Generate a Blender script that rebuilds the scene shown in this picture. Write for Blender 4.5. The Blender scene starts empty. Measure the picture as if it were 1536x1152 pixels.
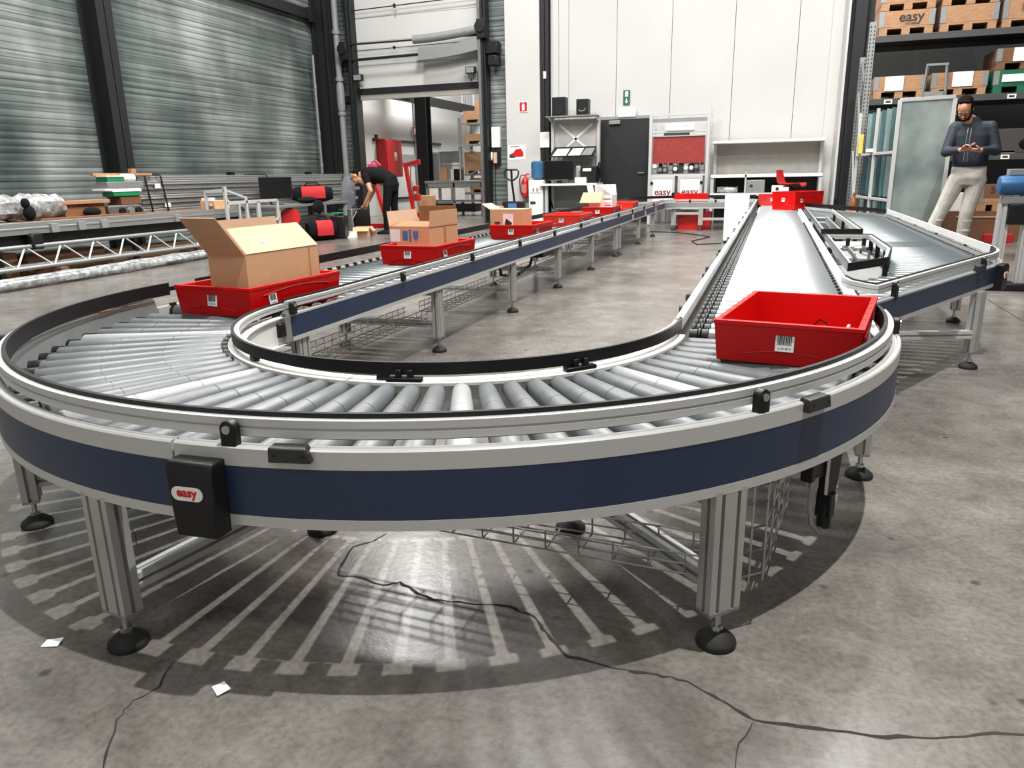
import bpy, bmesh, math, random
from mathutils import Vector, Matrix
random.seed(7)
PI = math.pi
SC = bpy.context.scene
COL = SC.collection
V = Vector

# ------------------------------------------------------------------ mesh helper
class MB:
    def __init__(s):
        s.bm = bmesh.new(); s.mi = 0
    def _f(s, vs):
        try:
            f = s.bm.faces.new(vs); f.material_index = s.mi; return f
        except ValueError:
            return None
    def box(s, x0, x1, y0, y1, z0, z1, M=None):
        c = [V((x, y, z)) for z in (z0, z1) for y in (y0, y1) for x in (x0, x1)]
        if M is not None: c = [M @ p for p in c]
        v = [s.bm.verts.new(p) for p in c]
        for q in ((0, 2, 3, 1), (4, 5, 7, 6), (0, 1, 5, 4), (2, 6, 7, 3), (0, 4, 6, 2), (1, 3, 7, 5)):
            s._f([v[i] for i in q])
        return s
    def beam(s, a, b, w, h, up=(0, 0, 1), roll=0):
        a = V(a); b = V(b); d = b - a; L = d.length; d.normalize()
        u = V(up); x = d.cross(u)
        if x.length < 1e-4: x = d.cross(V((0, 1, 0)))
        x.normalize(); z = x.cross(d)
        M = Matrix((x, d, z)).transposed().to_4x4(); M.translation = a
        if roll: M = M @ Matrix.Rotation(roll, 4, 'Y')
        return s.box(-w/2, w/2, 0, L, -h/2, h/2, M)
    def loft(s, rings, cap=True, closed=False):
        R = [[s.bm.verts.new(V(p)) for p in r] for r in rings]; n = len(R[0]); m = len(R)
        for i in range(m if closed else m-1):
            A, B = R[i], R[(i+1) % m]
            for j in range(n): s._f([A[j], A[(j+1) % n], B[(j+1) % n], B[j]])
        if cap and not closed:
            s._f(list(reversed(R[0]))); s._f(R[-1])
        return s
    def tube(s, pts, r, n=8, closed=False, r1=None):
        pts = [V(p) for p in pts]; rings = []; m = len(pts); prev = None
        for i, p in enumerate(pts):
            if closed: d = pts[(i+1) % m] - pts[i-1]
            else: d = pts[min(i+1, m-1)] - pts[max(i-1, 0)]
            d.normalize()
            if prev is None:
                x = d.cross(V((0, 0, 1)))
                if x.length < 1e-3: x = d.cross(V((0, 1, 0)))
            else:
                x = prev - d * prev.dot(d)
            x.normalize(); prev = x; y = d.cross(x)
            rr = r if r1 is None else r + (r1-r)*i/(m-1)
            rings.append([p + (x*math.cos(2*PI*k/n) + y*math.sin(2*PI*k/n))*rr for k in range(n)])
        return s.loft(rings, not closed, closed)
    def cyl(s, a, b, r0, r1=None, n=16):
        return s.tube([a, b], r0, n, False, r0 if r1 is None else r1)
    def lathe(s, prof, c=(0, 0, 0), n=20, M=None):
        rings = []
        for r, z in prof:
            ring = [V((c[0]+r*math.cos(2*PI*k/n), c[1]+r*math.sin(2*PI*k/n), c[2]+z)) for k in range(n)]
            if M is not None: ring = [M @ p for p in ring]
            rings.append(ring)
        return s.loft(rings)
    def prism(s, poly, z0, z1, M=None):
        a = [V((p[0], p[1], z0)) for p in poly]; b = [V((p[0], p[1], z1)) for p in poly]
        if M is not None: a = [M @ p for p in a]; b = [M @ p for p in b]
        return s.loft([a, b])
    def sweep(s, path, prof, closed=False):
        # path: plan points; prof: (offset to the right of travel, z) polygon
        path = [V((p[0], p[1])) for p in path]; m = len(path); rings = []
        for i, p in enumerate(path):
            dirs = []
            if i > 0 or closed: dirs.append((p - path[i-1]).normalized())
            if i < m-1 or closed: dirs.append((path[(i+1) % m] - p).normalized())
            d = sum(dirs, V((0, 0))); d.normalize()
            k = 1 / max(0.3, d.dot(dirs[0])); nx = V((d.y, -d.x)) * k
            rings.append([V((p.x + nx.x*o, p.y + nx.y*o, z)) for o, z in prof])
        return s.loft(rings, not closed, closed)
    def quad(s, a, b, c, d, t=0.004):
        a, b, c, d = V(a), V(b), V(c), V(d); n = (b-a).cross(d-a).normalized()*t
        return s.loft([[a, b, c, d], [a+n, b+n, c+n, d+n]])
    def ball(s, c, r, n=12, M=None):
        c = V(c); r = r if hasattr(r, '__len__') else (r, r, r); rings = []
        for i in range(1, n):
            t = PI*i/n
            ring = [V((r[0]*math.sin(t)*math.cos(2*PI*k/n), r[1]*math.sin(t)*math.sin(2*PI*k/n), -r[2]*math.cos(t))) for k in range(n)]
            rings.append([c + (M @ p if M is not None else p) for p in ring])
        return s.loft(rings)
    def capsule(s, a, b, r0, r1, n=12):
        a, b = V(a), V(b); d = (b-a); L = d.length; d.normalize()
        x = d.cross(V((0, 0, 1)))
        if x.length < 1e-3: x = d.cross(V((0, 1, 0)))
        x.normalize(); y = d.cross(x); rings = []
        def ring(c, r): rings.append([c + (x*math.cos(2*PI*k/n) + y*math.sin(2*PI*k/n))*r for k in range(n)])
        for t in (-80, -55, -28, 0): ring(a + d*r0*math.sin(math.radians(t)), r0*math.cos(math.radians(t)))
        for t in (0, 28, 55, 80): ring(b + d*r1*math.sin(math.radians(t)), r1*math.cos(math.radians(t)))
        return s.loft(rings)
    def build(s, name, mats, parent=None, bev=0, smooth=35, loc=None, keep=False):
        me = bpy.data.meshes.new(name)
        bmesh.ops.recalc_face_normals(s.bm, faces=s.bm.faces)
        s.bm.to_mesh(me); s.bm.free()
        for m in (mats if isinstance(mats, (list, tuple)) else [mats]): me.materials.append(m)
        if smooth:
            me.polygons.foreach_set('use_smooth', [True]*len(me.polygons)); me.set_sharp_from_angle(angle=math.radians(smooth))
        o = bpy.data.objects.new(name, me); COL.objects.link(o)
        if parent: o.parent = parent
        if loc: o.location = loc
        if bev:
            b = o.modifiers.new('bevel', 'BEVEL'); b.width = bev; b.segments = 2; b.limit_method = 'ANGLE'; b.angle_limit = 0.6
        return o

def thing(name, label, cat, loc=(0, 0, 0), rz=0, group=None):
    o = bpy.data.objects.new(name, None); COL.objects.link(o); o.location = loc; o.rotation_euler = (0, 0, rz)
    o.empty_display_size = 0.1
    return tag(o, label, cat, group)
def tag(o, label, cat, group=None):
    o['label'] = label; o['category'] = cat
    if group: o['group'] = group
    return o
def struct(o): o['kind'] = 'structure'; return o
def link_copy(src, parent=None, name=None):
    c = src.copy(); COL.objects.link(c)
    if parent: c.parent = parent
    return c
def dup(root, loc, rz, label, cat=None, group=None):
    r = link_copy(root); r.location = loc; r.rotation_euler = (0, 0, rz); r['label'] = label
    if group: r['group'] = group
    for ch in list(root.children):
        c = link_copy(ch, r)
        for g in list(ch.children): link_copy(g, c)
    return r
def text(name, body, size, M, mat, parent=None, ext=0.0008, bold=0.0, align='CENTER'):
    cu = bpy.data.curves.new(name, 'FONT'); cu.body = body; cu.size = size; cu.extrude = ext; cu.offset = bold*size
    cu.align_x = align; cu.align_y = 'CENTER'; cu.resolution_u = 3
    t = bpy.data.objects.new(name, cu); COL.objects.link(t)
    bpy.context.view_layer.update()
    me = bpy.data.meshes.new_from_object(t.evaluated_get(bpy.context.evaluated_depsgraph_get()))
    bpy.data.objects.remove(t); me.name = name
    me.transform(M); me.materials.clear(); me.materials.append(mat)
    o = bpy.data.objects.new(name, me); COL.objects.link(o)
    if parent: o.parent = parent
    return o
def face(loc, nrm, up=(0, 0, 1)):
    # matrix whose local XY lies in the wall plane, local Z along nrm
    n = V(nrm).normalized(); u = V(up); x = u.cross(n).normalized(); y = n.cross(x)
    M = Matrix((x, y, n)).transposed().to_4x4(); M.translation = V(loc); return M
def arc(cx, cy, r, a0, a1, n):
    return [(cx + r*math.cos(math.radians(a0+(a1-a0)*i/n)), cy + r*math.sin(math.radians(a0+(a1-a0)*i/n))) for i in range(n+1)]

# ------------------------------------------------------------------ materials
def lin(c):
    return tuple((x/255/12.92 if x/255 <= 0.04045 else ((x/255+0.055)/1.055)**2.4) for x in c) + (1,)
def mat(name, col, rough=0.5, metal=0.0, noise=None, bump=None, col2=None, spec=0.5, stretch=None, alpha=None, trans=0, emit=None):
    m = bpy.data.materials.new(name); m.use_nodes = True; nt = m.node_tree; N = nt.nodes; L = nt.links
    b = N['Principled BSDF']; b.inputs['Base Color'].default_value = lin(col); b.inputs['Roughness'].default_value = rough
    b.inputs['Metallic'].default_value = metal; b.inputs['Specular IOR Level'].default_value = spec
    if trans: b.inputs['Transmission Weight'].default_value = trans
    if emit: b.inputs['Emission Color'].default_value = lin(col); b.inputs['Emission Strength'].default_value = emit
    tc = N.new('ShaderNodeTexCoord'); mp = N.new('ShaderNodeMapping'); L.new(tc.outputs['Object'], mp.inputs['Vector'])
    if stretch: mp.inputs['Scale'].default_value = stretch
    sc, amt = noise if noise else (9.0, 0.5)
    nz = N.new('ShaderNodeTexNoise'); nz.inputs['Scale'].default_value = sc; nz.inputs['Detail'].default_value = 5
    L.new(mp.outputs['Vector'], nz.inputs['Vector'])
    rp = N.new('ShaderNodeValToRGB'); rp.color_ramp.elements[0].position = 0.3; rp.color_ramp.elements[1].position = 0.7
    c2 = col2 if col2 else tuple(x*0.88 for x in col)
    rp.color_ramp.elements[0].color = lin(c2); rp.color_ramp.elements[1].color = lin(col)
    L.new(nz.outputs['Fac'], rp.inputs['Fac'])
    mx = N.new('ShaderNodeMix'); mx.data_type = 'RGBA'; mx.inputs[0].default_value = amt
    mx.inputs[6].default_value = lin(col); L.new(rp.outputs['Color'], mx.inputs[7]); L.new(mx.outputs[2], b.inputs['Base Color'])
    if bump:
        n2 = N.new('ShaderNodeTexNoise'); n2.inputs['Scale'].default_value = bump[0]; n2.inputs['Detail'].default_value = 4
        L.new(mp.outputs['Vector'], n2.inputs['Vector'])
        bp = N.new('ShaderNodeBump'); bp.inputs['Strength'].default_value = bump[1]; bp.inputs['Distance'].default_value = 0.01
        L.new(n2.outputs['Fac'], bp.inputs['Height']); L.new(bp.outputs['Normal'], b.inputs['Normal'])
    return m
MT = dict(
    alu=mat('anodised_aluminium', (190, 190, 188), 0.4, 0.25, (40, 0.25), None, (176, 176, 174), stretch=(1, 1, 6)),
    alud=mat('mill_aluminium', (170, 171, 170), 0.35, 0.7, (30, 0.3)),
    white=mat('white_paint', (226, 226, 222), 0.45),
    zinc=mat('zinc_roller', (216, 219, 222), 0.32, 0.9, (14, 0.4), None, (190, 195, 200)),
    grey_sleeve=mat('grey_sleeve', (101, 104, 106), 0.46, 0.08, (22, 0.6), None, (80, 83, 85)),
    white_sleeve=mat('light_sleeve', (150, 152, 153), 0.45, 0.05, (20, 0.4)),
    blue=mat('blue_panel', (28, 45, 74), 0.42, 0.0, (3, 0.5), None, (23, 38, 63)),
    zincd=mat('dark_zinc_roller', (98, 104, 106), 0.34, 0.35, (14, 0.5), None, (76, 82, 84)),  # darker copy of the zinc roller for left straight and branch
    legm=mat('leg_profile', (172, 171, 168), 0.4, 0.3),
    black=mat('black_plastic', (15, 15, 16), 0.45, spec=0.35),
    blackm=mat('black_metal', (22, 22, 23), 0.5, 0.1, spec=0.35),
    rubber=mat('rubber', (20, 20, 20), 0.75),
    steel=mat('bright_steel', (190, 190, 188), 0.25, 0.9),
    wire=mat('zinc_wire', (175, 174, 170), 0.3, 0.85),
    red=mat('red_crate_plastic', (192, 3, 2), 0.42, 0, (6, 0.3), None, (172, 3, 2), spec=0.3),
    redp=mat('red_paint', (190, 22, 20), 0.4),
    orange=mat('orange_red_plastic', (226, 40, 20), 0.4),
    card=mat('cardboard', (196, 154, 116), 0.8, 0, (30, 0.4), (120, 0.08), (184, 140, 102)),
    cardl=mat('light_cardboard', (196, 162, 134), 0.8, 0, (30, 0.4), (120, 0.06), (188, 152, 124)),
    cardd=mat('brown_shade_cardboard', (140, 96, 62), 0.85, 0, (30, 0.4)),  # dark brown, on carton flaps it paints the shade inside
    paper=mat('paper', (232, 232, 228), 0.7),
    ink=mat('printed_ink', (38, 40, 42), 0.7),
    tape=mat('packing_tape', (176, 130, 88), 0.25),
    bluep=mat('blue_print', (70, 110, 160), 0.6),
    wood=mat('pallet_wood', (170, 130, 96), 0.75, 0, (10, 0.7), (60, 0.15), (128, 92, 64), stretch=(1, 6, 6)),
    woodd=mat('dark_wood', (118, 80, 54), 0.8, 0, (10, 0.7), (60, 0.15), (88, 58, 38), stretch=(1, 6, 6)),
    dark=mat('dark_steel', (26, 27, 29), 0.5, 0.0, (3, 0.4), spec=0.35),
    galv=mat('galvanised', (150, 152, 150), 0.45, 0.6, (25, 0.6)),
    screen=mat('screen_glass', (16, 16, 18), 0.2),
    green=mat('green_plastic', (22, 130, 78), 0.4),
    bluew=mat('blue_bottle', (70, 120, 160), 0.15, 0, trans=0.3),
    plast=mat('plastic_wrap', (176, 177, 176), 0.2, 0.1, (16, 0.95), (22, 0.9), (92, 95, 96)),
    blued=mat('blue_motor_paint', (34, 84, 132), 0.4),
    fabricr=mat('red_fabric', (170, 20, 26), 0.8),
    fabrick=mat('black_fabric', (13, 13, 14), 0.9, spec=0.2),
    grey=mat('grey_paint', (128, 130, 130), 0.5),
    tealg=mat('mottled_glass', (156, 164, 160), 0.3, 0.0, (1.6, 1.0), None, (74, 90, 90)),  # random pale and dark teal blotches
    skin=mat('skin', (186, 132, 104), 0.55), hair=mat('dark_hair', (20, 15, 13), 0.95, 0, (60, 0.5), (90, 0.4), spec=0.1),
    jacket=mat('navy_jacket', (30, 37, 48), 0.75, 0, (30, 0.4), (18, 0.35)),
    jeans=mat('light_grey_jeans', (176, 172, 164), 0.85, 0, (12, 0.6), (16, 0.6), (150, 146, 138)),
    wallw=mat('white_wall', (188, 187, 184), 0.6, 0, (0.8, 0.25)),
    emw=mat('lamp_cover', (240, 238, 228), 0.4),
    greens=mat('exit_sign_green', (14, 92, 62), 0.5),
    brown=mat('amber_bottle', (130, 72, 32), 0.3),
    pink=mat('pink_paint', (196, 60, 96), 0.5),
)

def floor_mat():
    m = bpy.data.materials.new('worn_concrete'); m.use_nodes = True; nt = m.node_tree; N = nt.nodes; L = nt.links; b = N['Principled BSDF']
    tc = N.new('ShaderNodeTexCoord')
    def nz(sc, det, dist=0, rough=0.6):
        n = N.new('ShaderNodeTexNoise'); n.inputs['Scale'].default_value = sc; n.inputs['Detail'].default_value = det
        n.inputs['Distortion'].default_value = dist; n.inputs['Roughness'].default_value = rough; L.new(tc.outputs['Object'], n.inputs['Vector']); return n
    def ramp(fac, p0, c0, p1, c1):
        r = N.new('ShaderNodeValToRGB'); e = r.color_ramp.elements; e[0].position = p0; e[1].position = p1; e[0].color = lin(c0); e[1].color = lin(c1)
        L.new(fac, r.inputs['Fac']); return r
    def mul(a, c, f=1.0, mode='MULTIPLY'):
        x = N.new('ShaderNodeMix'); x.data_type = 'RGBA'; x.blend_type = mode; x.inputs[0].default_value = f
        L.new(a, x.inputs[6]); L.new(c, x.inputs[7]); return x.outputs[2]
    base = ramp(nz(1.1, 8, 0.4).outputs['Fac'], 0.3, (98, 93, 88), 0.72, (134, 129, 123))
    mid = ramp(nz(6, 8, 0.8, 0.7).outputs['Fac'], 0.3, (200, 199, 197), 0.62, (255, 255, 255))
    fine = ramp(nz(60, 4).outputs['Fac'], 0.3, (215, 215, 214), 0.6, (255, 255, 255))
    vo = N.new('ShaderNodeTexVoronoi'); vo.inputs['Scale'].default_value = 5.5; vo.inputs['Randomness'].default_value = 1; L.new(tc.outputs['Object'], vo.inputs['Vector'])
    spot = ramp(vo.outputs['Distance'], 0.045, (92, 88, 84), 0.085, (255, 255, 255))
    c = mul(base.outputs['Color'], mid.outputs['Color']); c = mul(c, fine.outputs['Color']); c = mul(c, spot.outputs['Color'], 0.6)
    L.new(c, b.inputs['Base Color'])
    rr = N.new('ShaderNodeMapRange'); rr.inputs['To Min'].default_value = 0.13; rr.inputs['To Max'].default_value = 0.36
    L.new(nz(2.2, 6).outputs['Fac'], rr.inputs['Value']); L.new(rr.outputs['Result'], b.inputs['Roughness'])
    bp = N.new('ShaderNodeBump'); bp.inputs['Strength'].default_value = 0.12; bp.inputs['Distance'].default_value = 0.004
    L.new(nz(35, 6).outputs['Fac'], bp.inputs['Height']); L.new(bp.outputs['Normal'], b.inputs['Normal'])
    b.inputs['Specular IOR Level'].default_value = 0.45
    return m
def poly_mat(axis):
    # multiwall polycarbonate sheet: horizontal ribs, blotches of what stands outside
    m = bpy.data.materials.new('polycarbonate_sheet'); m.use_nodes = True; nt = m.node_tree; N = nt.nodes; L = nt.links; b = N['Principled BSDF']
    tc = N.new('ShaderNodeTexCoord')
    def nz(sc, scale, det=3):
        mp = N.new('ShaderNodeMapping'); mp.inputs['Scale'].default_value = scale; L.new(tc.outputs['Object'], mp.inputs['Vector'])
        n = N.new('ShaderNodeTexNoise'); n.inputs['Scale'].default_value = sc; n.inputs['Detail'].default_value = det; L.new(mp.outputs['Vector'], n.inputs['Vector']); return n.outputs['Fac']
    def ramp(fac, *st):
        r = N.new('ShaderNodeValToRGB'); e = r.color_ramp.elements
        while len(e) < len(st): e.new(0.5)
        for i, (p, c) in enumerate(st): e[i].position = p; e[i].color = lin(c)
        L.new(fac, r.inputs['Fac']); return r.outputs['Color']
    def mix(a, c, f, mode):
        x = N.new('ShaderNodeMix'); x.data_type = 'RGBA'; x.blend_type = mode; x.inputs[0].default_value = f
        L.new(a, x.inputs[6]); L.new(c, x.inputs[7]); return x.outputs[2]
    blot = ramp(nz(1.0, (0.75, 0.75, 0.42), 4), (0.32, (66, 78, 76)), (0.5, (108, 116, 113)), (0.7, (160, 164, 160)))
    st = (0.04, 0.3, 14) if axis == 'y' else (0.3, 0.04, 14)
    lines = ramp(nz(1.6, st, 2), (0.36, (178, 180, 180)), (0.5, (225, 225, 225)), (0.62, (255, 255, 255)))
    c = mix(blot, lines, 0.9, 'MULTIPLY')
    w = N.new('ShaderNodeTexWave'); w.wave_type = 'BANDS'; w.bands_direction = 'Z'; w.inputs['Scale'].default_value = 3.2; L.new(tc.outputs['Object'], w.inputs['Vector'])
    c = mix(c, ramp(w.outputs['Fac'], (0.03, (120, 124, 124)), (0.12, (255, 255, 255))), 0.7, 'MULTIPLY')
    L.new(c, b.inputs['Base Color']); b.inputs['Roughness'].default_value = 0.3; b.inputs['Specular IOR Level'].default_value = 0.5
    bp = N.new('ShaderNodeBump'); bp.inputs['Strength'].default_value = 0.35; bp.inputs['Distance'].default_value = 0.01
    L.new(w.outputs['Fac'], bp.inputs['Height']); L.new(bp.outputs['Normal'], b.inputs['Normal'])
    return m
M_FLOOR = floor_mat(); M_POLY = poly_mat('y'); M_POLYX = poly_mat('x')

# ------------------------------------------------------------------ setting
HZ = 7.0
mb = MB(); mb.box(-14, 8, -9, 27, -0.15, 0); FL = struct(mb.build('floor', M_FLOOR, smooth=0))
def crack(pts, w):
    mb = MB(); P = []
    for i in range(len(pts)-1):
        a, b = V(pts[i]+(0,)), V(pts[i+1]+(0,))
        for k in range(4):
            t = k/4; j = 0.004*(1 if k else 0)
            P.append(a.lerp(b, t) + V((random.uniform(-j, j), random.uniform(-j, j), 0)))
    P.append(V(pts[-1]+(0,)))
    L = []; R = []
    for i, p in enumerate(P):
        d = (P[min(i+1, len(P)-1)] - P[max(i-1, 0)]).normalized(); n = V((-d.y, d.x, 0)); ww = 1.35*w*random.uniform(0.3, 1.2)*(0.3 if i in (0, len(P)-1) else 1)
        L.append(mb.bm.verts.new(p+n*ww+V((0, 0, 0.0008)))); R.append(mb.bm.verts.new(p-n*ww+V((0, 0, 0.0008))))
    for i in range(len(P)-1): mb._f([R[i], R[i+1], L[i+1], L[i]])
    return mb.build('crack', MT['crackm'], FL, smooth=0)
MT['crackm'] = mat('crack_dirt', (38, 35, 33), 0.9)
crack([(0.855, -1.184), (0.918, -1.18), (0.981, -1.183), (1.052, -1.222), (1.117, -1.262), (1.202, -1.255), (1.321, -1.242), (1.437, -1.214), (1.546, -1.165), (1.8, -1.12)], 0.0035)
crack([(1.117, -1.265), (1.09, -1.362), (1.08, -1.55)], 0.002)
crack([(0.05, -0.757), (0.037, -0.814), (-0.003, -0.86), (0.027, -0.99), (0.042, -1.015), (0.116, -1.011), (0.183, -1.026), (0.218, -0.998), (0.285, -1.036), (0.339, -1.052), (0.426, -1.042), (0.535, -1.024), (0.603, -1.049), (0.653, -1.105), (0.72, -1.177), (0.855, -1.184)], 0.0032)
crack([(-0.115, -1.45), (-0.078, -1.531), (-0.099, -1.582), (-0.085, -1.639), (-0.006, -1.746), (0.0, -1.9)], 0.0022)
crack([(-0.95, -0.9), (-0.8, -0.97), (-0.72, -0.96), (-0.6, -1.05)], 0.002)
mb = MB(); mb.box(2.755, 2.763, 1.5, 5.2, 0, 0.0009); mb.build('control_joint', MT['crackm'], FL, smooth=0)
mb = MB(); mb.box(-14, 8, -9.1, -9, 0, 9); struct(mb.build('wall_front', MT['wallw'], smooth=0))
# left wall of polycarbonate on dark steel
mb = MB(); mb.box(-9.22, -9.1, -9, 14.1, 0, HZ); struct(mb.build('wall_left', M_POLY, smooth=0))
def ibeam(mb, x, y, z0, z1, w, d, t=0.014, rot=0):
    M = Matrix.Translation((x, y, 0)) @ Matrix.Rotation(rot, 4, 'Z')
    mb.box(-w/2, w/2, -d/2, -d/2+t, z0, z1, M); mb.box(-w/2, w/2, d/2-t, d/2, z0, z1, M); mb.box(-t/2, t/2, -d/2, d/2, z0, z1, M)
for i, (x, y, w, d) in enumerate(((-8.9, 7.25, 0.3, 0.36), (-8.85, 13.55, 0.3, 0.34))):
    mb = MB(); ibeam(mb, x, y, 0, HZ, w, d, 0.02, PI/2); struct(mb.build('trim_%d' % (i+1), MT['dark'], bev=0.003))
mb = MB(); mb.beam((-9.0, 7.4, 4.55), (-9.0, 13.4, 4.55), 0.12, 0.2); mb.box(-9.02, -8.9, 13.2, 13.4, 4.4, 4.7); struct(mb.build('trim_3', MT['dark'], bev=0.003))
# wall with the big sectional door, y = 14
mb = MB(); mb.box(-9.2, -8.3, 14.0, 14.1, 0, HZ); struct(mb.build('wall_back_polycarbonate', M_POLYX, smooth=0))
mb = MB(); mb.box(-5.02, -4.55, 14.0, 14.1, 0, HZ); struct(mb.build('wall_back_strip', M_POLYX, smooth=0))
mb = MB(); mb.box(-9.1, -8.25, 13.9, 13.98, 2.75, 2.9); struct(mb.build('trim_4', MT['dark']))
# ---- sectional door, raised to 3 m
mb = MB()
for k in range(8):
    mb.box(-8.22, -5.12, 13.93, 13.99, 3.02+0.5*k, 3.515+0.5*k)
door = struct(mb.build('door_1', MT['wallw'], bev=0.004))
mb = MB(); mb.box(-8.25, -5.1, 13.9, 14.02, 2.9, 3.03); mb.build('bottom_seal', MT['dark'], door, bev=0.004)
mb = MB(); mb.box(-8.2, -5.15, 13.93, 14.0, 2.78, 2.9); mb.build('lower_rail', mat('grey_brown_rail', (148, 144, 136), 0.5), door)
for x, w in ((-8.28, 0.16), (-5.06, 0.14)):
    mb = MB(); mb.box(x-w/2, x+w/2, 13.72, 14.0, 0, HZ); mb.box(x-0.02, x+0.03, 13.66, 13.72, 0, HZ); mb.build('door_post', MT['dark'], door, bev=0.006)
mb = MB(); mb.box(-5.12, -5.06, 13.6, 13.68, 0, HZ); mb.build('guide_track', MT['steel'], door)
mb = MB(); mb.cyl((-8.3, 13.7, 3.95), (-5.05, 13.7, 3.93), 0.02, None, 10); mb.build('spring_shaft', MT['dark'], door)
mb = MB(); mb.cyl((-8.3, 13.7, 3.62), (-6.45, 13.7, 3.64), 0.03, None, 10); mb.build('lower_shaft', MT['dark'], door)
mb = MB(); mb.cyl((-8.3, 13.78, 3.82), (-5.1, 13.78, 3.84), 0.008, None, 6); mb.box(-7.2, -7.16, 13.75, 13.8, 3.8, 3.86); mb.build('tie_rod', MT['blackm'], door)
mb = MB(); mb.cyl((-8.25, 13.8, 4.66), (-5.1, 13.8, 4.72), 0.012, None, 6); mb.box(-7.15, -7.11, 13.77, 13.82, 4.64, 4.72); mb.build('upper_rod', MT['blackm'], door)
mb = MB(); pts = [(-6.62+1.5*t, 13.62, 3.93+0.10*t*t) for t in [i/12 for i in range(13)]]
mb.tube(pts, 0.085, 14)
for i in range(40):
    t = i/39; mb.tube([(-6.62+1.5*t, 13.62+0.087*math.cos(a), 3.93+0.10*t*t+0.087*math.sin(a)) for a in [k*PI/6 for k in range(12)]], 0.006, 5, True)
mb.build('torsion_spring', MT['grey'], door)
mb = MB(); n = 10
for i in range(n):
    t0, t1 = i/n, (i+1)/n
    f = lambda t: (-6.5+1.38*t, 3.5+0.12*t*t)
    (xa, za), (xb, zb) = f(t0), f(t1)
    mb.loft([[(xa, 13.56, za), (xa, 13.62, za), (xa, 13.62, za+0.24), (xa, 13.56, za+0.24)], [(xb, 13.56, zb), (xb, 13.62, zb), (xb, 13.62, zb+0.24), (xb, 13.56, zb+0.24)]])
mb.build('spring_cover', MT['grey'], door)
for x, z in ((-8.36, 3.8), (-5.02, 4.02)):
    mb = MB(); mb.box(x-0.1, x+0.08, 13.55, 13.8, z-0.18, z+0.2); mb.cyl((x-0.02, 13.52, z+0.05), (x-0.02, 13.56, z+0.05), 0.12, None, 16); mb.build('spring_bracket', MT['blackm'], door, bev=0.01)
mb = MB(); mb.box(-4.98, -4.72, 13.7, 13.98, 3.55, 3.8); mb.box(-4.9, -4.7, 13.6, 13.9, 3.3, 3.5); mb.build('door_drive', MT['black'], door, bev=0.015)
for x in (-8.12, -5.35):
    lamp = thing('floodlight', 'small black floodlight above the door opening, %s end' % ('left' if x < -7 else 'right'), 'lamp', (x, 13.75, 3.12))
    mb = MB(); mb.box(-0.11, 0.11, -0.06, 0.05, 0.06, 0.2); mb.build('housing', MT['blackm'], lamp, bev=0.01)
    mb = MB(); mb.box(-0.09, 0.09, -0.066, -0.06, 0.075, 0.185); mb.build('lens', MT['grey'], lamp)
    mb = MB(); mb.tube([(-0.06, 0, 0.08), (-0.06, 0, -0.04), (0.06, 0, -0.04), (0.06, 0, 0.08)], 0.008, 6); mb.cyl((0, 0, -0.09), (0, 0, -0.04), 0.02, None, 8); mb.build('bracket', MT['blackm'], lamp)
# pipes on the left corner column
for i, (x, r, m) in enumerate(((-8.62, 0.07, 'grey'), (-8.9, 0.025, 'grey'))):
    p = thing('downpipe' if i == 0 else 'conduit', ('wide grey downpipe beside the corner column' if i == 0 else 'thin grey conduit on the left wall beside the corner column'), 'pipe', (x, 13.75 if i == 0 else 13.15, 0))
    mb = MB(); mb.cyl((0, 0, 0), (0, 0, HZ if i == 0 else 3.7), r, None, 14); mb.build('pipe', MT[m], p)
    for z in ((0.9, 2.45, 3.2, 4.2) if i == 0 else (1.3, 2.0, 3.0)):
        mb = MB(); mb.cyl((0, 0, z), (0, 0, z+0.08), r*1.35, None, 14); mb.build('collar', MT['grey'], p)
    if i == 0: mb = MB(); mb.lathe([(0.085, 2.55), (0.095, 2.62), (0.095, 3.05), (0.08, 3.15)], n=14); mb.build('sleeve', MT['grey'], p)
# white column, dark column, main wall
mb = MB(); mb.box(-4.6, -3.83, 13.88, 14.1, 0, HZ); struct(mb.build('wall_back_pier', MT['wallw'], bev=0.004))
mb = MB(); ibeam(mb, -3.72, 13.98, 0, HZ, 0.17, 0.18, 0.02); struct(mb.build('trim_5', MT['dark'], bev=0.003))
mb = MB()
xs = [-3.62, -3.44, -3.22, -2.2, -1.08, 0.14, 1.32, 2.12]
for a, b in zip(xs[:-1], xs[1:]): mb.box(a+0.004, b-0.004, 14.0, 14.1, 0, HZ)
struct(mb.build('wall_back', MT['wallw'], bev=0.004, smooth=0))
mb = MB(); mb.box(2.1, 2.14, 12.9, 14.1, 0, HZ); mb.box(1.9, 2.12, 13.9, 14.0, 0, HZ); struct(mb.build('wall_right_return', MT['wallw'], bev=0.003))
mb = MB(); ibeam(mb, 2.31, 13.0, 0, HZ, 0.2, 0.22, 0.02); mb.box(2.215, 2.405, 12.885, 12.895, 0, HZ); struct(mb.build('trim_6', MT['dark'], bev=0.003))
mb = MB(); mb.box(2.42, 8, 13.0, 13.1, 0, HZ); struct(mb.build('wall_right', mat('shade_dark_wall', (24, 24, 24), 0.7), smooth=0))  # wall coloured near black for the shade behind the racks
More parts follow.
